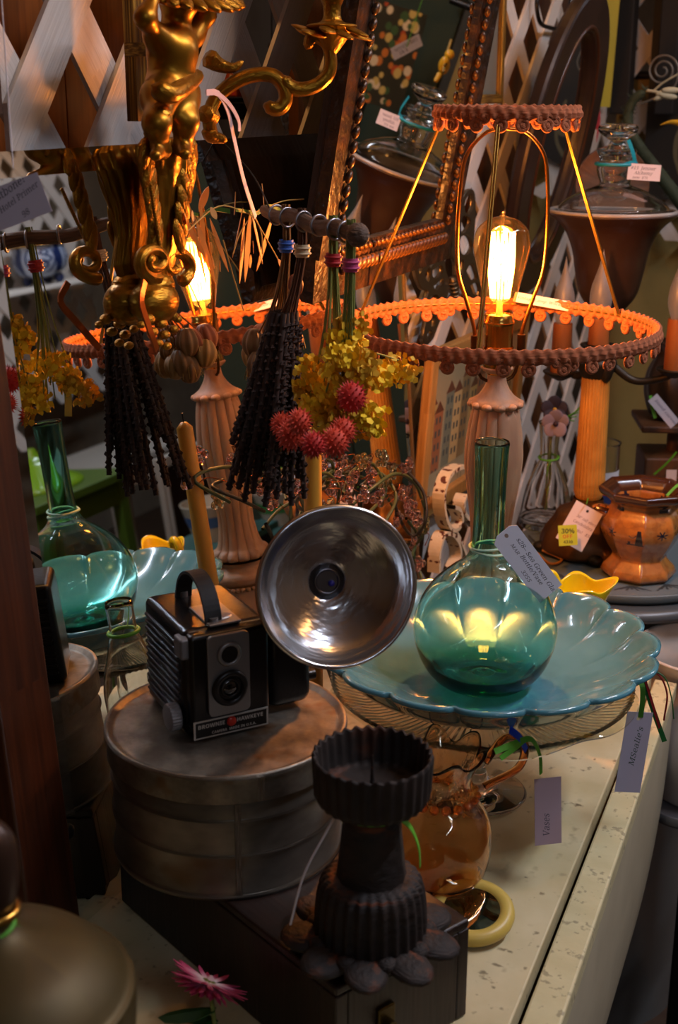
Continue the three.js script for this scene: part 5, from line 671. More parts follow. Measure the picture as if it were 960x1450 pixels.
{ // tip bundle: yellow statice with red globes
  const b = bundle('yellow_statice', 'dried yellow statice with a pink band hanging from the knobbed twig end', 0.95, 0xb04070, [-0.012, 0.0], 0.17, 16, K.stemGreen, 0.022);
  statice(b, 17, -0.016, -0.165, 0.002, 0.03, 0.045); statice(b, 3, 0.0, -0.1, 0.0, 0.012, 0.02); statice(b, 2, 0.062, -0.15, 0.028, 0.008, 0.012);
  part(b.t, 'side_sprig', tb([[-0.006, -0.12, 0], [0.03, -0.128, 0.014], [0.062, -0.14, 0.028]], 0.001, 12, 4), K.stemGreen);
}
{
  const b = bundle('red_globe_amaranth', 'dried red globe amaranth with a red band hanging from the twig', 0.76, 0xa02028, [0.0, 0.0], 0.165, 12, K.stemGreen, 0.03);
  for (const [u, v, Z, s] of [[412, 616, 0.17, 1.25], [400, 602, 0.15, 1.0], [498, 563, 0.228, 1.3], [474, 626, 0.232, 1.2], [486, 610, 0.228, 1.1], [424, 598, 0.19, 1.05], [444, 630, 0.225, 1.0]]) globe(b, pZ(u, v, Z).sub(b.t.position).toArray(), s, rnd() < 0.5 ? red : red2);
  statice(b, 4, 0.0, -0.175, -0.01, 0.02, 0.03); part(b.t, 'leaf', [strip([[0.02, -0.16, 0.01], [0.035, -0.19, 0.016], [0.028, -0.22, 0.016]], 0.011, [0.2, 0, 1])], K.stemGreen);
}
{ // dark amaranth: drooping seed tassels
  const seedM = mat(0x241208, { r: 0.85 }), b = bundle('dark_amaranth', 'bundle of dark brown dried seed tassels with a white band on the twig', 0.4, 0xb0a080, [-0.01, -0.03], 0.14, 16, mat(0x4a2a12, { r: 0.8 }), 0.02);
  const one8 = new THREE.OctahedronGeometry(0.0033, 0), s = []; for (let i = 0; i < 44; i++) { const a = rnd() * 6.2832, r = Math.sqrt(rnd()) * 0.04, L = rr(0.12, 0.215), x0 = -0.008 + Math.cos(a) * r * 0.4, z0 = -0.02 + Math.sin(a) * r * 0.4, x1 = -0.024 + Math.cos(a) * r * 1.3, z1 = -0.035 + Math.sin(a) * r * 1.3; s.push(tb([[x0, -0.1, z0], [x1, -0.11 - L, z1]], 0.0034, 4, 5)); const n = 56; for (let q = 0; q < n; q++) { const f = q / n, y = -0.11 - L * f, e = 0.0055 * (1 - 0.45 * f), a2 = q * 2.4; s.push(one8.clone().scale(rr(0.8, 1.3), rr(0.8, 1.2), 1).translate(x0 + (x1 - x0) * f + Math.cos(a2) * e, y, z0 + (z1 - z0) * f + Math.sin(a2) * e)); } }
  part(b.t, 'seed_tassels', s, seedM, 'dark seed tassels').userData.kind = 'stuff';
}
{ // love in a mist pods close to the mirror
  const b = bundle('seed_pod_bundle', 'bundle of striped tan seed pods with a blue band close to the mirror', 0.2, 0x2050a0, [0.02, -0.035], 0.15, 20, mat(0x6a4a20, { r: 0.8 }), 0.03);
  const pods = [mat(0x6a4a22, { r: 0.6 }), mat(0x80602a, { r: 0.6 }), mat(0x7a3c16, { r: 0.6 })];
  const pg = lobed(smooth([[0, 0.014], [0.006, 0.0125], [0.0105, 0.004], [0.0105, -0.004], [0.006, -0.012], [0, -0.014]], 20), 8, (r, y, a) => [r * (1 + 0.1 * Math.cos(8 * a)), y], 48);
  b.ends.forEach((e, i) => { part(b.t, 'seed_pod', [pg.clone().scale(1.25, 1.25, 1.25).rotateZ(rr(-0.5, 0.5)).translate(e[0], e[1], e[2])], pods[i % 3]); if (i % 2) { const h = []; for (let q = 0; q < 12; q++) { const a = q / 12 * 6.2832; h.push(tb([e, [e[0] + Math.cos(a) * 0.012, e[1] + 0.006, e[2] + Math.sin(a) * 0.012], [e[0] + Math.cos(a) * 0.017, e[1] - 0.01, e[2] + Math.sin(a) * 0.017]], 0.0004, 5, 3)); } part(b.t, 'bracts', h, K.straw).userData.kind = 'stuff'; } });
  part(b.t, 'seed_pod', [at(pg.clone(), [0.0, -0.075, 0.012], [0, 0, 0.3], [0.75, 0.9, 0.75])], pods[2], 'small orange pod');
}
// ================= things hung on the lattice and at the far end =================
{ // oval mirror leaning forward
  const c = pZ(788, 208, -0.03), t = thing('oval_mirror', 'oval mirror in a wide dark brown frame leaning out from the lattice', 'mirror', c); t.rotation.set(0.2, 0, 0);
  const a = 0.135, b = 0.225, w = 0.062, mk = (A, B) => { const s = new THREE.Shape(); s.absellipse(0, 0, A, B, 0, Math.PI * 2); return s; };
  const s = mk(a + w, b + w); s.holes.push(mk(a, b)); part(t, 'frame', at(ex(s, 0.012, 0.008, 48), [0, 0, -0.006]), mat(0xffffff, { map: twoTone(0x1c120c, 0x33221a, grainF), r: 0.35 })); 
  part(t, 'inner_lip', [tb(new Array(48).fill(0).map((_, i) => [Math.cos(i / 48 * 6.2832) * (a + 0.003), Math.sin(i / 48 * 6.2832) * (b + 0.003), 0.012]), 0.005, 96, 8, true)], mat(0x3a2010, { r: 0.3 }));
  part(t, 'mirror_glass', at(ex(mk(a + 0.006, b + 0.006), 0.003, 0, 48), [0, 0, -0.006]), K.mirror); part(t, 'hanging_wire', [tb([[0, b + 0.04, -0.01], [-0.02, b + 0.2, -0.07], [-0.02, b + 0.32, -0.1]], 0.0012, 14, 5)], K.black);
}
{ // framed oval print on grey mat
  const p = pZ(707, 140, -0.075), t = thing('framed_print', 'framed print with grey mat and black oval picture behind the carved mirror', 'picture', [p.x - 0.26, p.y, -0.085]), W = 0.27, H = 0.5;
  const tm = print(256, 480, '#5e6058', [], '', (g) => { g.fillStyle = '#a89c78'; g.beginPath(); g.ellipse(108, 230, 76, 205, 0, 0, 7); g.fill(); g.fillStyle = '#15130f'; g.beginPath(); g.ellipse(108, 230, 72, 200, 0, 0, 7); g.fill(); g.strokeStyle = '#b0a078'; g.lineWidth = 5; g.beginPath(); g.moveTo(130, 400); g.quadraticCurveTo(100, 300, 150, 180); g.stroke(); for (let i = 0; i < 9; i++) { g.beginPath(); g.ellipse(120 + (i % 2 ? 22 : -14), 370 - i * 22, 16, 6, i % 2 ? -0.8 : 0.8, 0, 7); g.fillStyle = '#968c6c'; g.fill(); } });
  part(t, 'mat_and_print', at(card(W, H, 0.004), [W / 2, H / 2, 0]), mat(0xffffff, { map: tm, r: 0.5 })); for (const [w, h, x, y] of [[0.016, H + 0.016, 0, H / 2], [0.016, H + 0.016, W, H / 2], [W, 0.016, W / 2, 0], [W, 0.016, W / 2, H]]) part(t, 'frame_bar', rb(w, h, 0.016, 0.003, [x, y, 0.004]), K.giltOld); part(t, 'hook', bx(0.01, 0.03, 0.03, [W / 2, H + 0.01, -0.02]), K.black);
}
{ // cast metal butterfly
  const Z = -0.085, c = pZ(636, 380, Z), t = thing('metal_butterfly', 'openwork cast metal butterfly hanging on the lattice left of the lamp', 'wall ornament', c), L = (u, v) => { const p = pZ(u, v, Z).sub(c); return [p.x, p.y, p.z]; };
  const bm = mat(0x6e6654, { r: 0.32, m: 0.9 }), q = ([x, y]) => { const p = L(538 + x / 4.264, 255 + y / 4.264); return new THREE.Vector2(p[0], p[1]); };
  const plate = (out, cells) => { const s = new THREE.Shape(new THREE.SplineCurve(out.map(q).concat([q(out[0])])).getPoints(out.length * 4)); for (const c2 of cells) s.holes.push(new THREE.Path(new THREE.SplineCurve(c2.map(q).concat([q(c2[0])])).getPoints(c2.length * 4))); return ex(s, 0.004, 0.0018); };
  part(t, 'left_wing', plate([[152, 400], [170, 374], [240, 364], [310, 356], [380, 364], [388, 400], [372, 450], [378, 540], [398, 610], [392, 690], [340, 745], [268, 730], [276, 668], [236, 650], [206, 580], [182, 480]], [[[178, 402], [205, 382], [240, 384], [240, 430], [212, 444]], [[262, 400], [300, 372], [345, 372], [352, 410], [310, 420], [272, 446]], [[280, 490], [315, 448], [350, 452], [352, 490], [310, 500], [288, 530]], [[205, 480], [245, 470], [240, 530], [222, 570]], [[300, 545], [350, 512], [362, 550], [330, 590], [300, 580]], [[254, 570], [276, 530], [290, 560], [280, 610], [262, 600]], [[308, 640], [350, 600], [368, 590], [362, 630], [320, 665]], [[285, 705], [320, 690], [340, 715], [300, 728]]]), bm);
  part(t, 'tail', plate([[330, 730], [345, 800], [330, 880], [305, 950], [265, 990], [246, 955], [258, 870], [285, 800], [290, 735]], [[[290, 850], [305, 820], [318, 840], [312, 880], [292, 885]], [[268, 930], [285, 905], [300, 915], [290, 945], [270, 960]], [[300, 765], [322, 760], [325, 790], [308, 800]]]), bm);
  part(t, 'right_wing', plate([[412, 395], [432, 300], [452, 210], [480, 120], [505, 72], [535, 58], [556, 90], [560, 210], [552, 330], [548, 440], [580, 540], [602, 640], [600, 715], [550, 712], [490, 660], [446, 590], [440, 500], [420, 450]], [[[492, 150], [510, 100], [540, 84], [546, 150], [530, 200], [500, 196]], [[470, 290], [482, 220], [520, 222], [530, 260], [500, 310], [478, 320]], [[462, 370], [480, 335], [520, 340], [542, 400], [515, 450], [475, 440]], [[505, 545], [530, 505], [552, 520], [572, 590], [530, 600]], [[522, 640], [575, 615], [590, 690], [545, 684]], [[455, 530], [478, 480], [492, 500], [482, 570], [462, 570]]]), bm);
  part(t, 'body', [taper([q([404, 590]), q([425, 640]), q([438, 725])].map((v) => [v.x, v.y, 0.008]), 0.009, 0.006, 14, 8), ...[0, 1, 2, 3, 4].map((k) => { const v = q([410 + k * 6, 620 + k * 24]); return to(0.0085, 0.002, [v.x, v.y, 0.008], [Math.PI / 2, 0.2, 0], 16, 6); })], bm);
}
{ // watercolour in a pale wood frame
  const A = pZ(594, 760, -0.06), B = pZ(668, 700, -0.06), t = thing('framed_watercolour', 'townscape watercolour in a pale wooden frame leaning on the lattice behind the lamp', 'picture', [A.x, 0.93, -0.075]), W = 0.5, H = yAt(607, 497, A.x, -0.06) - 0.93; t.rotation.x = 0.07;
  const tm = print(512, 360, '#93886a', [], '', (g) => { for (let i = 0; i < 11; i++) { const x = i * 46 - 8 + 10 * hash(i, 1, 3), y = 70 + 70 * hash(i, 2, 3); g.fillStyle = ['#a08a52', '#8c5a3c', '#6a7060', '#b09a6a', '#7c6a48'][i % 5]; g.fillRect(x, y, 44, 300 - y); g.fillStyle = '#5a3426'; g.beginPath(); g.moveTo(x - 3, y); g.lineTo(x + 22, y - 30); g.lineTo(x + 47, y); g.fill(); g.fillStyle = '#3c4648'; for (let r = 0; r < 5; r++) for (let q = 0; q < 2; q++) g.fillRect(x + 8 + q * 18, y + 12 + r * 34, 9, 17); } g.fillStyle = '#8e8a70'; g.fillRect(0, 290, 512, 70); g.fillStyle = '#5c5a46'; for (let i = 0; i < 30; i++) g.fillRect(hash(i, 8, 1) * 512, 292 + hash(i, 9, 1) * 50, 5, 14); });
  part(t, 'picture', at(card(W - 0.05, H - 0.05, 0.003), [W / 2, H / 2, 0]), mat(0xffffff, { map: tm, r: 0.4, clearcoat: 0.5 })); const wf = woodMat(0x8a6430, 0xb48a4c);
  for (const [w, h, x, y] of [[0.03, H, 0.015, H / 2], [0.03, H, W - 0.015, H / 2], [W - 0.06, 0.03, W / 2, 0.015], [W - 0.06, 0.03, W / 2, H - 0.015]]) part(t, 'frame_bar', uvm(rb(w, h, 0.018, 0.004, [x, y, 0.004]), 0.2), wf);
  part(t, 'easel_leg', [bx(0.02, 0.93, 0.012, [0.06, -0.46, -0.008]), ], K.walnut); part(t, 'easel_leg', [bx(0.02, 0.93, 0.012, [W - 0.06, -0.46, -0.008])], K.walnut);
}
{ // chipped white scrolled iron
  const Z = 0.0, c = pZ(650, 740, Z), t = thing('iron_scrollwork', 'white chipped paint scrolled iron stand behind the green bottle', 'metal stand', c), px = (x, y) => [560 + x / 3.815, 480 + y / 3.815];
  const cm = mat(0xffffff, { map: tex(256, (x, y) => { const n = fbm(x * 10, y * 10, 10, 4, 88); return n > 0.62 ? hx(0x4a1c0e) : mix(hx(0xb0a488), hx(0xcabfa4), n); }), r: 0.6 });
  const bar = (pts) => { const g = strip(pts.map((q) => { const p = pZ(...px(...q), Z).sub(c); return [p.x, p.y, p.z]; }), 0.022, [0, 0, 1], 0.005); const P = g.attributes.position; const u = new Float32Array(P.count * 2); for (let i = 0; i < P.count; i++) { u[2 * i] = P.getX(i) * 8; u[2 * i + 1] = P.getY(i) * 8 + P.getZ(i) * 8; } g.setAttribute('uv', new THREE.BufferAttribute(u, 2)); return g; };
  const flat = (pts) => { const q = pts.map((k) => { const p = pZ(...px(...k), Z).sub(c); return V(p.x, p.y, p.z); }), cv = new THREE.CatmullRomCurve3(q), P = [], n = 40, I = []; for (let i = 0; i <= n; i++) { const o = cv.getPointAt(i / n), tt = cv.getTangentAt(i / n), nn = V(-tt.y, tt.x, 0).normalize(); for (const [s, z] of [[-1, -1], [1, -1], [1, 1], [-1, 1]]) { const r = o.clone().addScaledVector(nn, s * 0.0035); P.push(r.x, r.y, r.z + z * 0.011); } } for (let i = 0; i < n; i++) for (let j = 0; j < 4; j++) { const a = i * 4 + j, b = i * 4 + (j + 1) % 4; I.push(a, b, a + 4, b, b + 4, a + 4); } const g = new THREE.BufferGeometry(); g.setAttribute('position', new THREE.Float32BufferAttribute(P, 3)); g.setIndex(I); const h = g.toNonIndexed(); h.computeVertexNormals(); return uvm(h, 0.12); };
  for (const s of [[[380, 690], [330, 690], [270, 735], [238, 830], [240, 930], [265, 1010], [300, 1030], [335, 985], [320, 920], [290, 905]], [[360, 840], [345, 880], [350, 940], [380, 975], [410, 985], [430, 1010]], [[208, 1260], [212, 1150], [235, 1065], [270, 1048], [315, 1100], [325, 1170], [300, 1240]], [[300, 1040], [335, 1110], [360, 1200], [350, 1300]]]) part(t, 'scroll', flat(s), cm);
  const f = pZ(...px(260, 1300), Z).sub(c); part(t, 'leg', bx(0.012, c.y + f.y + 0.02, 0.012, [f.x + 0.005, -(c.y - f.y) / 2 + 0.01 + f.y * 0 - f.y / 2 * 0, 0]), cm);
  t.children[t.children.length - 1].geometry = mg(bx(0.012, c.y + f.y, 0.012, [f.x + 0.008, (f.y - c.y) / 2, 0]));
}
{ // black wire hanger
  const Z = -0.1, c = pZ(785, 20, Z), L = (u, v) => pZ(u, v, Z).sub(c).toArray(); one('wire_hook', 'black wire hanger hooked on the lattice above the oval mirror', 'hook', tb([L(768, -40), L(760, 5), L(764, 30), L(778, 39), L(798, 38), L(805, 22), L(808, 0)], 0.0045, 40, 8), K.black, c);
}
{ // far end: khaki curtain, black posts, damask board, yellow tape
  const g = new THREE.BoxGeometry(0.56, 1.62, 0.006, 40, 8, 1), P = g.attributes.position; for (let i = 0; i < P.count; i++) P.setZ(i, P.getZ(i) + 0.012 * Math.sin(P.getX(i) * 21) + 0.006 * Math.sin(P.getX(i) * 47 + P.getY(i) * 3)); g.computeVertexNormals();
  one('curtain', 'khaki canvas curtain hanging behind the candelabra', 'curtain', uvm(at(g, [0, 0.81, 0], [0, -Math.PI / 2, 0]), 0.4), mat(0xffffff, { map: twoTone(0x7a6834, 0x94804a, (x, y) => 0.6 * fbm(x * 8, y * 8, 8, 4, 5) + 0.4 * ((Math.sin(x * 640) + Math.sin(y * 640)) * 0.25 + 0.5)), r: 0.9 }), [3.42, 0.06, 0.15]);
  const rod = one('curtain_rod', 'black rod carrying the khaki curtain', 'rod', cy(0.01, 0.01, 0.7, [0, 0, 0], [Math.PI / 2, 0, 0], 12), K.black, [3.42, 1.69, 0.15]);
  for (const [u, l, z] of [[884, 'square black post beside the yellow tape', 0], [948, 'wide black post behind the iron curl', 0]]) { const p = pX(u, 80, 3.28); one('black_post', l, 'post', uvm(rb(0.045, 1.2, 0.045, 0.004, [0, 0.6, 0])), K.blackMatte, [3.28, 1.6, p.z]); }
  const lp = lattice('white lattice strip between the black posts', 0, 0.36, 1.3, 2.4, 0, 0.12, 0.16, 0.035, V(0.1, 1.75, 0), -Math.PI / 2); lp.position.set(3.36, 1.3, -0.09);
  const dm = print(256, 512, '#16140f', [], '', (q) => { q.strokeStyle = '#5c553c'; q.lineWidth = 6; for (let j = 0; j < 4; j++) for (const s of [-1, 1]) { q.beginPath(); q.arc(128 + s * 40, 70 + j * 128, 26, 0, 5); q.stroke(); q.beginPath(); q.moveTo(128, 120 + j * 128); q.quadraticCurveTo(128 + s * 70, 110 + j * 128, 128 + s * 60, 60 + j * 128); q.stroke(); } });
  const d = pX(985, 60, 3.34); one('damask_board', 'black board with a scrolling gold damask pattern', 'board', at(card(0.3, 1.1, 0.01), [0, 0, 0], [0, -Math.PI / 2, 0]), mat(0xffffff, { map: dm, r: 0.6 }), [3.33, 1.95, d.z + 0.05]);
  const y = pX(856, 62, 3.2), ym = print(96, 512, '#a89a12', [['27  28  29', 30, 200, 18, 1.57, '#4a4408'], ['▮', 56, 60, 40, 0, '#3a3a1c'], ['44 cm', 40, 330, 20, 1.57, '#4a4408']], '{}px sans-serif'); const tp = one('yellow_tape', 'yellow printed measuring tape hanging beside the oval mirror', 'tape', card(0.058, 0.48, 0.0015), mat(0xffffff, { map: ym, r: 0.6 }), [y.x, y.y + 0.1, y.z]); face(tp, TOCAM.clone().setY(0)); tp.rotateZ(-0.03);
  part(tp, 'red_ribbon', strip([[-0.004, -0.235, 0.002], [0.002, -0.27, 0.002], [-0.002, -0.32, 0.002]], 0.014, [0, 0, 1]), mat(0xa81c28, { r: 0.6 }), 'short red ribbon');
}
{ // green garland, pale buds, iron curl
  const X = 2.75, c = pX(930, 210, X), L = (u, v) => pX(u, v, X).sub(c).toArray(), t = thing('evergreen_garland', 'dark green fuzzy garland with pale buds draped beyond the covered compote', 'garland', c);
  const core = [[915, 128], [897, 142], [889, 165], [892, 185], [905, 208], [925, 235], [945, 262], [975, 300]].map(([u, v]) => V(...L(u, v))), cv = new THREE.CatmullRomCurve3(core), gm = mat(0x24301a, { r: 0.8 });
  part(t, 'core', taper(core, 0.009, 0.015, 40, 8), gm); const nd = []; for (let i = 0; i < 520; i++) { const f = rnd(), o = cv.getPointAt(f), d = V(rr(-1, 1), rr(-1, 1), rr(-1, 1)).normalize().multiplyScalar(rr(0.014, 0.022)); nd.push(new THREE.ConeGeometry(0.0012, d.length(), 3).applyQuaternion(new THREE.Quaternion().setFromUnitVectors(UP, d.clone().normalize())).translate(o.x + d.x * 0.6, o.y + d.y * 0.6, o.z + d.z * 0.6)); } part(t, 'needles', nd, gm).userData.kind = 'stuff';
  const bud = mat(0xa8a284, { r: 0.6 }); part(t, 'bud_stem', [tb([L(926, 128), L(938, 118), L(960, 105)], 0.0022, 12, 5), tb([L(915, 128), L(928, 130), L(935, 132)], 0.003, 8, 5)], bud); for (const [u, v, a] of [[942, 131, 0.2], [946, 136, -0.15], [938, 135, 0.5], [950, 128, 0]]) part(t, 'bud', at(sp(0.0075, [0, 0, 0], [2.6, 0.9, 0.9], [0, -1.1, a], 10), L(u, v)), bud);
  part(t, 'hanger', wire(L(975, 300), [L(975, 300)[0] + 0.05, L(975, 300)[1] + 0.9, L(975, 300)[2] + 0.1], 0.001), K.black);
  const y = pX(950, 176, 2.7); one('yellow_bird_beak', 'small yellow wooden pointed pick at the edge of the garland', 'ornament', at(taper([[0, 0, 0.03], [0, 0.004, 0], [0, -0.002, -0.022]], 0.008, 0.001, 14, 8), [0, 0, 0]), mat(0xc09418, { r: 0.5 }), y);
  const i0 = pX(938, 100, 3.0), pts = []; for (let i = 0; i <= 50; i++) { const a = i / 50 * 14, r = 0.034 * (1 - i / 62); pts.push([0, Math.sin(a) * r, Math.cos(a) * r]); } const ir = thing('iron_curl', 'grey spiral iron wire curl in front of the black post', 'ornament', i0); part(ir, 'spiral', tb(pts, 0.0022, 140, 6), mat(0x77756e, { r: 0.5, m: 0.6 })); part(ir, 'stem', tb([[0, 0, 0.034], [0, -0.03, 0.03], [0, -0.06, -0.02], [0, -0.07, -0.05]], 0.0022, 20, 6), mat(0x77756e, { r: 0.5, m: 0.6 }));
}
{ // wooden plate behind the compote; brown vessel on a wooden stand
  const p = pX(866, 262, 2.62), t = thing('wooden_plate', 'round brown wooden plate on a thin stand behind the covered compote', 'plate', [p.x, 0, p.z]); const pl = part(t, 'plate', at(lt([[0, -0.008], [0.058, -0.008], [0.075, 0.004], [0.072, 0.008], [0.055, -0.002], [0, -0.002]], 48), [0, 0, 0], [Math.PI / 2, 0, 0]), woodMat(0x4a2a10, 0x7a4c20)); pl.position.y = p.y; face(pl, V(-0.8, 0.1, 0.5)); part(t, 'stand_rod', cy(0.005, 0.005, p.y - 0.06, [0.012, (p.y - 0.06) / 2, -0.01], null, 8), K.black); part(t, 'stand_foot', cy(0.08, 0.09, 0.015, [0.012, 0.0075, -0.01]), K.black);
  const q = pX(955, 592, 2.62), s = thing('wooden_pedestal', 'brown wooden pedestal with a shelf plate behind the pottery pot', 'stand', [q.x, 0, q.z]), bt = yAt(940, 636, q.x, q.z);
  const wd = woodMat(0x38200e, 0x6a4018); part(s, 'shelf_plate', uvm(rb(0.15, 0.014, 0.15, 0.004, [0, q.y - 0.007, 0], [0, 0.4, 0])), wd); part(s, 'post', cy(0.012, 0.012, q.y - bt, [0, (q.y + bt) / 2 - 0.007, 0], null, 14), wd); part(s, 'block', uvm(rb(0.12, bt, 0.12, 0.005, [-0.01, bt / 2, 0.0], [0, 0.4, 0])), wd);
  const tm = print(80, 220, '#b0a4a0', [['Spools $9', 44, 180, 26, -1.57]], 'italic {}px serif'), tg = part(s, 'price_tag', card(0.02, 0.055), mat(0xffffff, { map: tm, r: 0.8 }), 'small hanging tag'); tg.position.copy(pX(950, 685, 2.5)).sub(s.position); face(tg, TOCAM.clone().setY(0.1)); part(s, 'ribbon', [strip([pX(958, 640, 2.51).sub(s.position), pX(945, 655, 2.51).sub(s.position), pX(926, 672, 2.51).sub(s.position)], 0.004, [-0.8, 0, 0.5])], K.green, 'green ribbon');
  const v = thing('brown_vessel', 'dark brown carved wooden vessel with a tag on the wooden pedestal', 'vessel', [q.x, q.y + 0.001, q.z]), R = 44 * mpp(q), h = 108 * mpp(q); part(v, 'vessel_body', lobed(smooth([[R * 0.5, 0], [R * 0.8, 0.01], [R, h * 0.35], [R * 0.95, h * 0.6], [R * 0.7, h * 0.85], [R * 0.8, h], [R * 0.7, h]], 40), 9, (r, y, a) => [r * (1 + 0.04 * Math.cos(9 * a + y * 30)), y], 96), woodMat(0x20120a, 0x4a2c12, { r: 0.35 }));
  const t2 = print(200, 90, '#a9a5ae', [['Hand carved', 20, 50, 30]], 'italic {}px serif'), tg2 = part(v, 'price_tag', card(0.07, 0.022), mat(0xffffff, { map: t2, r: 0.8 }), 'long paper tag'); tg2.position.copy(pX(940, 582, 2.5)).sub(v.position); face(tg2, TOCAM.clone().setY(0.1)); tg2.rotateZ(-0.85);
  part(v, 'ribbon', [strip([pX(921, 560, 2.5).sub(v.position), pX(923, 575, 2.5).sub(v.position), pX(928, 592, 2.5).sub(v.position)], 0.006, [-0.8, 0, 0.5])], K.green, 'green ribbon');
}
// ================= the other side of the aisle, seen in the mirrors =================
{
  const c0 = bounce(45, 300, 'z', 3.0); lattice('white lattice screen across the aisle with a shelf', 2.6, bounce(120, 350, 'z', 3).x, 0.75, 2.5, 3.0, 0.15, 0.19, 0.05, c0);
  const p = bounce(68, 372, 'z', 2.8), sy = bounce(60, 404, 'z', 2.8).y;
  const sh = thing('wall_shelf', 'white wooden shelf on the lattice across the aisle', 'shelf', [p.x, sy, 2.86]); part(sh, 'board', rb(1.6, 0.02, 0.22, 0.004, [0, -0.01, 0]), K.white); for (const x of [-0.6, 0.6]) part(sh, 'bracket', bx(0.02, 0.1, 0.16, [x, -0.07, 0.02]), K.white);
  const v = thing('porcelain_jardiniere', 'blue and white porcelain jardiniere with gilt rim on the shelf across the aisle', 'jardiniere', [p.x, sy + 0.001, 2.84]);
  const bw = print(512, 256, '#a8b4c8', [], '', (g, w, h) => { g.strokeStyle = '#1c2c5a'; g.fillStyle = '#1c2c5a'; g.lineWidth = 7; for (let i = 0; i < 4; i++) { const x = 64 + i * 128; g.fillRect(x - 64, 0, 24, 256); g.beginPath(); g.ellipse(x + 6, 130, 44, 70, 0, 0, 7); g.stroke(); for (let k = 0; k < 6; k++) { g.beginPath(); g.arc(x + 6 + 20 * Math.cos(k), 130 + 34 * Math.sin(k), 12, 0, 5); g.stroke(); } } });
  part(v, 'bowl', lt([...smooth([[0.06, 0.03], [0.1, 0.05], [0.12, 0.1], [0.11, 0.15], [0.125, 0.165]], 24), [0.11, 0.165], [0.09, 0.06], [0, 0.05]], 48), mat(0xffffff, { map: bw, r: 0.2, clearcoat: 0.6 })); part(v, 'gilt_rim', to(0.12, 0.006, [0, 0.167, 0], [Math.PI / 2, 0, 0], 48), K.brass); for (let i = 0; i < 4; i++) part(v, 'foot', sp(0.02, [Math.cos(i * 1.57 + 0.4) * 0.07, 0.02, Math.sin(i * 1.57 + 0.4) * 0.07], [1, 1.2, 1]), mat(0x1c2c5a, { r: 0.25 }));
  // green enamel lamp shade on a green table
  const s = bounce(52, 690, 'y', 0.72), gt = thing('green_table', 'green painted wooden table across the aisle', 'table', [s.x, 0, s.z]), gm = mat(0x3f5a14, { r: 0.5 }); part(gt, 'table_top', rb(0.5, 0.03, 0.4, 0.005, [0, 0.705, 0]), gm); for (const [x, z] of [[-0.21, -0.16], [-0.21, 0.16], [0.21, -0.16], [0.21, 0.16]]) part(gt, 'leg', bx(0.04, 0.69, 0.04, [x, 0.345, z]), gm); part(gt, 'apron', bx(0.44, 0.08, 0.34, [0, 0.65, 0]), gm);
  const es = thing('enamel_shade', 'lime green enamel pendant shade resting on the green table', 'lamp shade', [s.x, 0.7205, s.z]); const em = mat(0x6e9a1c, { r: 0.25, clearcoat: 0.6 }); part(es, 'shade', lobed([[0.15, 0], [0.152, 0.012], [0.135, 0.022], [0.09, 0.05], [0.05, 0.075], [0.03, 0.085], [0.028, 0.1], [0, 0.1]], 30, (r, y, a) => [r * (r > 0.13 ? 1 + 0.012 * Math.cos(40 * a) : 1), y], 160), em); part(es, 'cap', cy(0.015, 0.028, 0.03, [0, 0.112, 0]), em);
  // white carved table, white beaded frame, striped pots
  const w = bounce(160, 640, 'y', 0.55), wt = thing('white_table', 'white carved side table across the aisle', 'table', [w.x, 0, w.z]); part(wt, 'table_top', rb(0.62, 0.03, 0.42, 0.006, [0, 0.535, 0]), mat(0xa8a49a, { r: 0.4 })); part(wt, 'carved_apron', lobed([[0.2, 0.43], [0.21, 0.47], [0.205, 0.51], [0.2, 0.52]], 4, (r, y, a) => [r * (1 + 0.03 * Math.cos(16 * a)), y], 96), mat(0xa8a49a, { r: 0.4 })); for (const [x, z] of [[-0.27, -0.17], [-0.27, 0.17], [0.27, -0.17], [0.27, 0.17]]) part(wt, 'leg', cy(0.018, 0.012, 0.52, [x, 0.26, z], null, 12), mat(0xa8a49a, { r: 0.4 }));
  const f = bounce(285, 725, 'z', 1.8), fr = thing('picture_frame', 'white beaded picture frame standing across the aisle', 'picture frame', [f.x, Math.max(0.26, f.y) - 0.25, f.z]); for (const [a, b, x, y] of [[0.04, 0.5, -0.2, 0.25], [0.04, 0.5, 0.2, 0.25], [0.36, 0.04, 0, 0.02], [0.36, 0.04, 0, 0.48]]) part(fr, 'frame_bar', rb(a, b, 0.025, 0.004, [x, y, 0]), mat(0xa8a49a, { r: 0.4 })); const bd = []; for (let i = 0; i < 44; i++) for (const x of [-0.2, 0.2]) bd.push(sp(0.007, [x, 0.01 + i * 0.011, -0.014], null, null, 6)); part(fr, 'beading', bd, mat(0xa8a49a, { r: 0.4 })).userData.kind = 'stuff'; part(fr, 'back_panel', bx(0.36, 0.44, 0.006, [0, 0.25, 0.006]), K.walnut);
  part(fr, 'support', bx(0.3, Math.max(0.02, fr.position.y - 0.001), 0.2, [0, -fr.position.y / 2 + 0.0005, 0.0]), K.walnut);
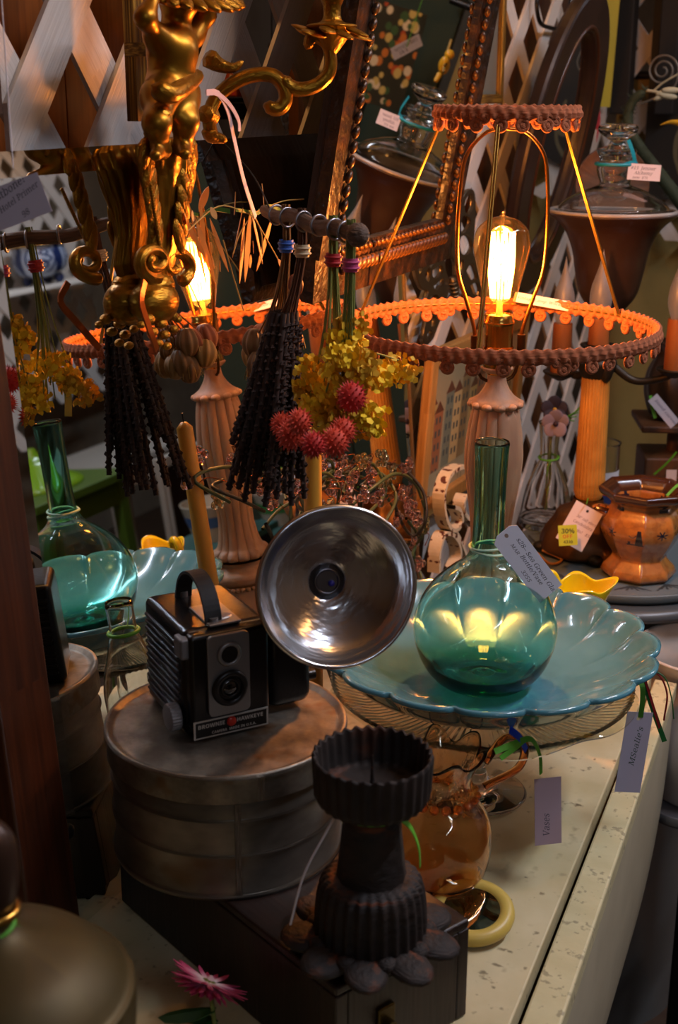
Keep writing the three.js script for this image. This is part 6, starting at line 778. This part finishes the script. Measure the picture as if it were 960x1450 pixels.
  for (const [u, v2, col, l] of [[300, 735, 0x3a5a8a, 'cream pot with a blue stripe on the low bench across the aisle'], [398, 715, 0x3a7a3a, 'cream pot with a green stripe on the low bench across the aisle']]) { const q = bounce(u, v2, 'z', 1.05), pt = thing('striped_pot', l, 'pot', [q.x, q.y - 0.05, q.z]); part(pt, 'pot_body', lt([...smooth([[0.05, 0], [0.055, 0.003], [0.072, 0.07], [0.08, 0.1]], 16), [0.075, 0.1], [0.05, 0.01], [0, 0.008]], 40), mat(0x9a9484, { r: 0.35 })); part(pt, 'stripe', lt([[0.0652, 0.04], [0.0735, 0.07]], 40), mat(col, { r: 0.4 })); const bn = thing('low_bench', u < 350 ? 'dark bench under the blue striped pot' : 'dark bench under the green striped pot', 'bench', [q.x, 0, q.z]); part(bn, 'bench_top', rb(0.34, 0.02, 0.2, 0.003, [0, q.y - 0.061, 0]), mat(0x2c5a5a, { r: 0.4 })); for (const [x, z] of [[-0.14, -0.07], [-0.14, 0.07], [0.14, -0.07], [0.14, 0.07]]) part(bn, 'leg', bx(0.03, q.y - 0.071, 0.03, [x, (q.y - 0.071) / 2, z]), K.black); }
  // paper tag hanging in front of the mirror's near end
  const tg = pZ(22, 287, 0.0), tm = print(360, 220, '#b8b4c4', [['Rustbone!', 20, 90, 56, -0.25], ['$: Hotel Primer', 30, 150, 44, -0.25], ['98', 190, 200, 44, -0.25]]), tt = thing('hanging_tag', 'white handwritten tag hanging on a thread in front of the dresser mirror', 'tag', tg); const cd = part(tt, 'card', card(0.056, 0.036), mat(0xffffff, { map: tm, r: 0.8, side: THREE.DoubleSide })); face(cd, TOCAM.clone().setY(0.1)); cd.rotateZ(0.35); part(tt, 'thread', wire([0, 0.03, 0], [0, YC - tg.y, 0], 0.0006), K.paper);
}
{ // things that the carved mirror shows: flowered cloth board, tag, yellow bird ornament, hoop
  const scr = thing('folding_screen', 'dark green cloth folding screen at the far end of the aisle', 'screen', [3.5, 0, 0.46]); for (const [z, a] of [[0.25, 0.12], [0.73, -0.12]]) { part(scr, 'screen_panel', rb(0.02, 2.2, 0.48, 0.004, [0.02 * a, 1.1, z], [0, a, 0]), mat(0x26301f, { r: 0.9 })); }
  const bz = (u, v, k, q) => bounce(u, v, k, q, M2N, M2P);
  const f = bz(532, 75, 'x', 3.25), fm = print(256, 256, '#2a2a18', [], '', (g) => { for (let i = 0; i < 90; i++) { g.fillStyle = ['#c8b060', '#b04a20', '#d8c8a0', '#3a5a30', '#c07028'][i % 5]; g.beginPath(); g.arc(hash(i, 1, 7) * 256, hash(i, 2, 7) * 256, 6 + 9 * hash(i, 3, 7), 0, 7); g.fill(); } });
  const fb = one('floral_board', 'black cloth board printed with orange and cream flowers across the aisle', 'board', at(card(0.2, 0.24, 0.012), [0, 0, 0]), mat(0xffffff, { map: fm, r: 0.7 }), f); face(fb, V(-0.75, 0.1, -0.66));
  one('board_post', 'thin black post carrying the floral board', 'post', cy(0.012, 0.012, f.y - 0.12, [0, (f.y - 0.12) / 2, 0], null, 10), K.black, [f.x, 0, f.z]);
  const b = bz(625, 92, 'x', 2.9), yb = thing('yellow_bird_ornament', 'yellow wooden bird ornament with straw wings hanging on a thread', 'ornament', b), ym = mat(0xc89a1c, { r: 0.4 }); part(yb, 'body', [at(sp(0.016, [0, 0, 0], [0.8, 1.4, 0.8], [0, 0, 0.5]), [0, 0, 0]), sp(0.011, [0.014, 0.024, 0])], ym); part(yb, 'tail', taper([[-0.01, -0.015, 0], [-0.02, -0.03, 0], [-0.03, -0.034, 0]], 0.007, 0.005, 10, 8), ym); for (const [s, d] of [[1, 0.03], [1, 0.015], [-1, 0.03], [-1, 0.012]]) part(yb, 'straw_wing', wire([0, 0, 0], [s * 0.06, s * 0.02 + d, s * 0.02], 0.003), K.straw); part(yb, 'thread', wire([0.014, 0.03, 0], [0.014, YC - b.y, 0], 0.0006), K.black);
  const tg = bz(572, 66, 'x', 2.95), tm = print(256, 100, '#a8a8ac', [['Old Mirror', 20, 44, 40], ['$ 85', 120, 84, 40]]), tt = thing('white_tag', 'white handwritten tag hanging on a green string across the aisle', 'tag', tg); const cd = part(tt, 'card', card(0.075, 0.028), mat(0xffffff, { map: tm, r: 0.8 })); face(cd, V(-0.75, 0.1, -0.66)); cd.rotateZ(-0.7); part(tt, 'string', wire([0, 0, 0], [0, YC - tg.y, 0], 0.0008), K.green);
}
scene.traverse((o) => { if (o.isMesh) { o.castShadow = true; o.receiveShadow = true; } });
renderer.render(scene, camera);
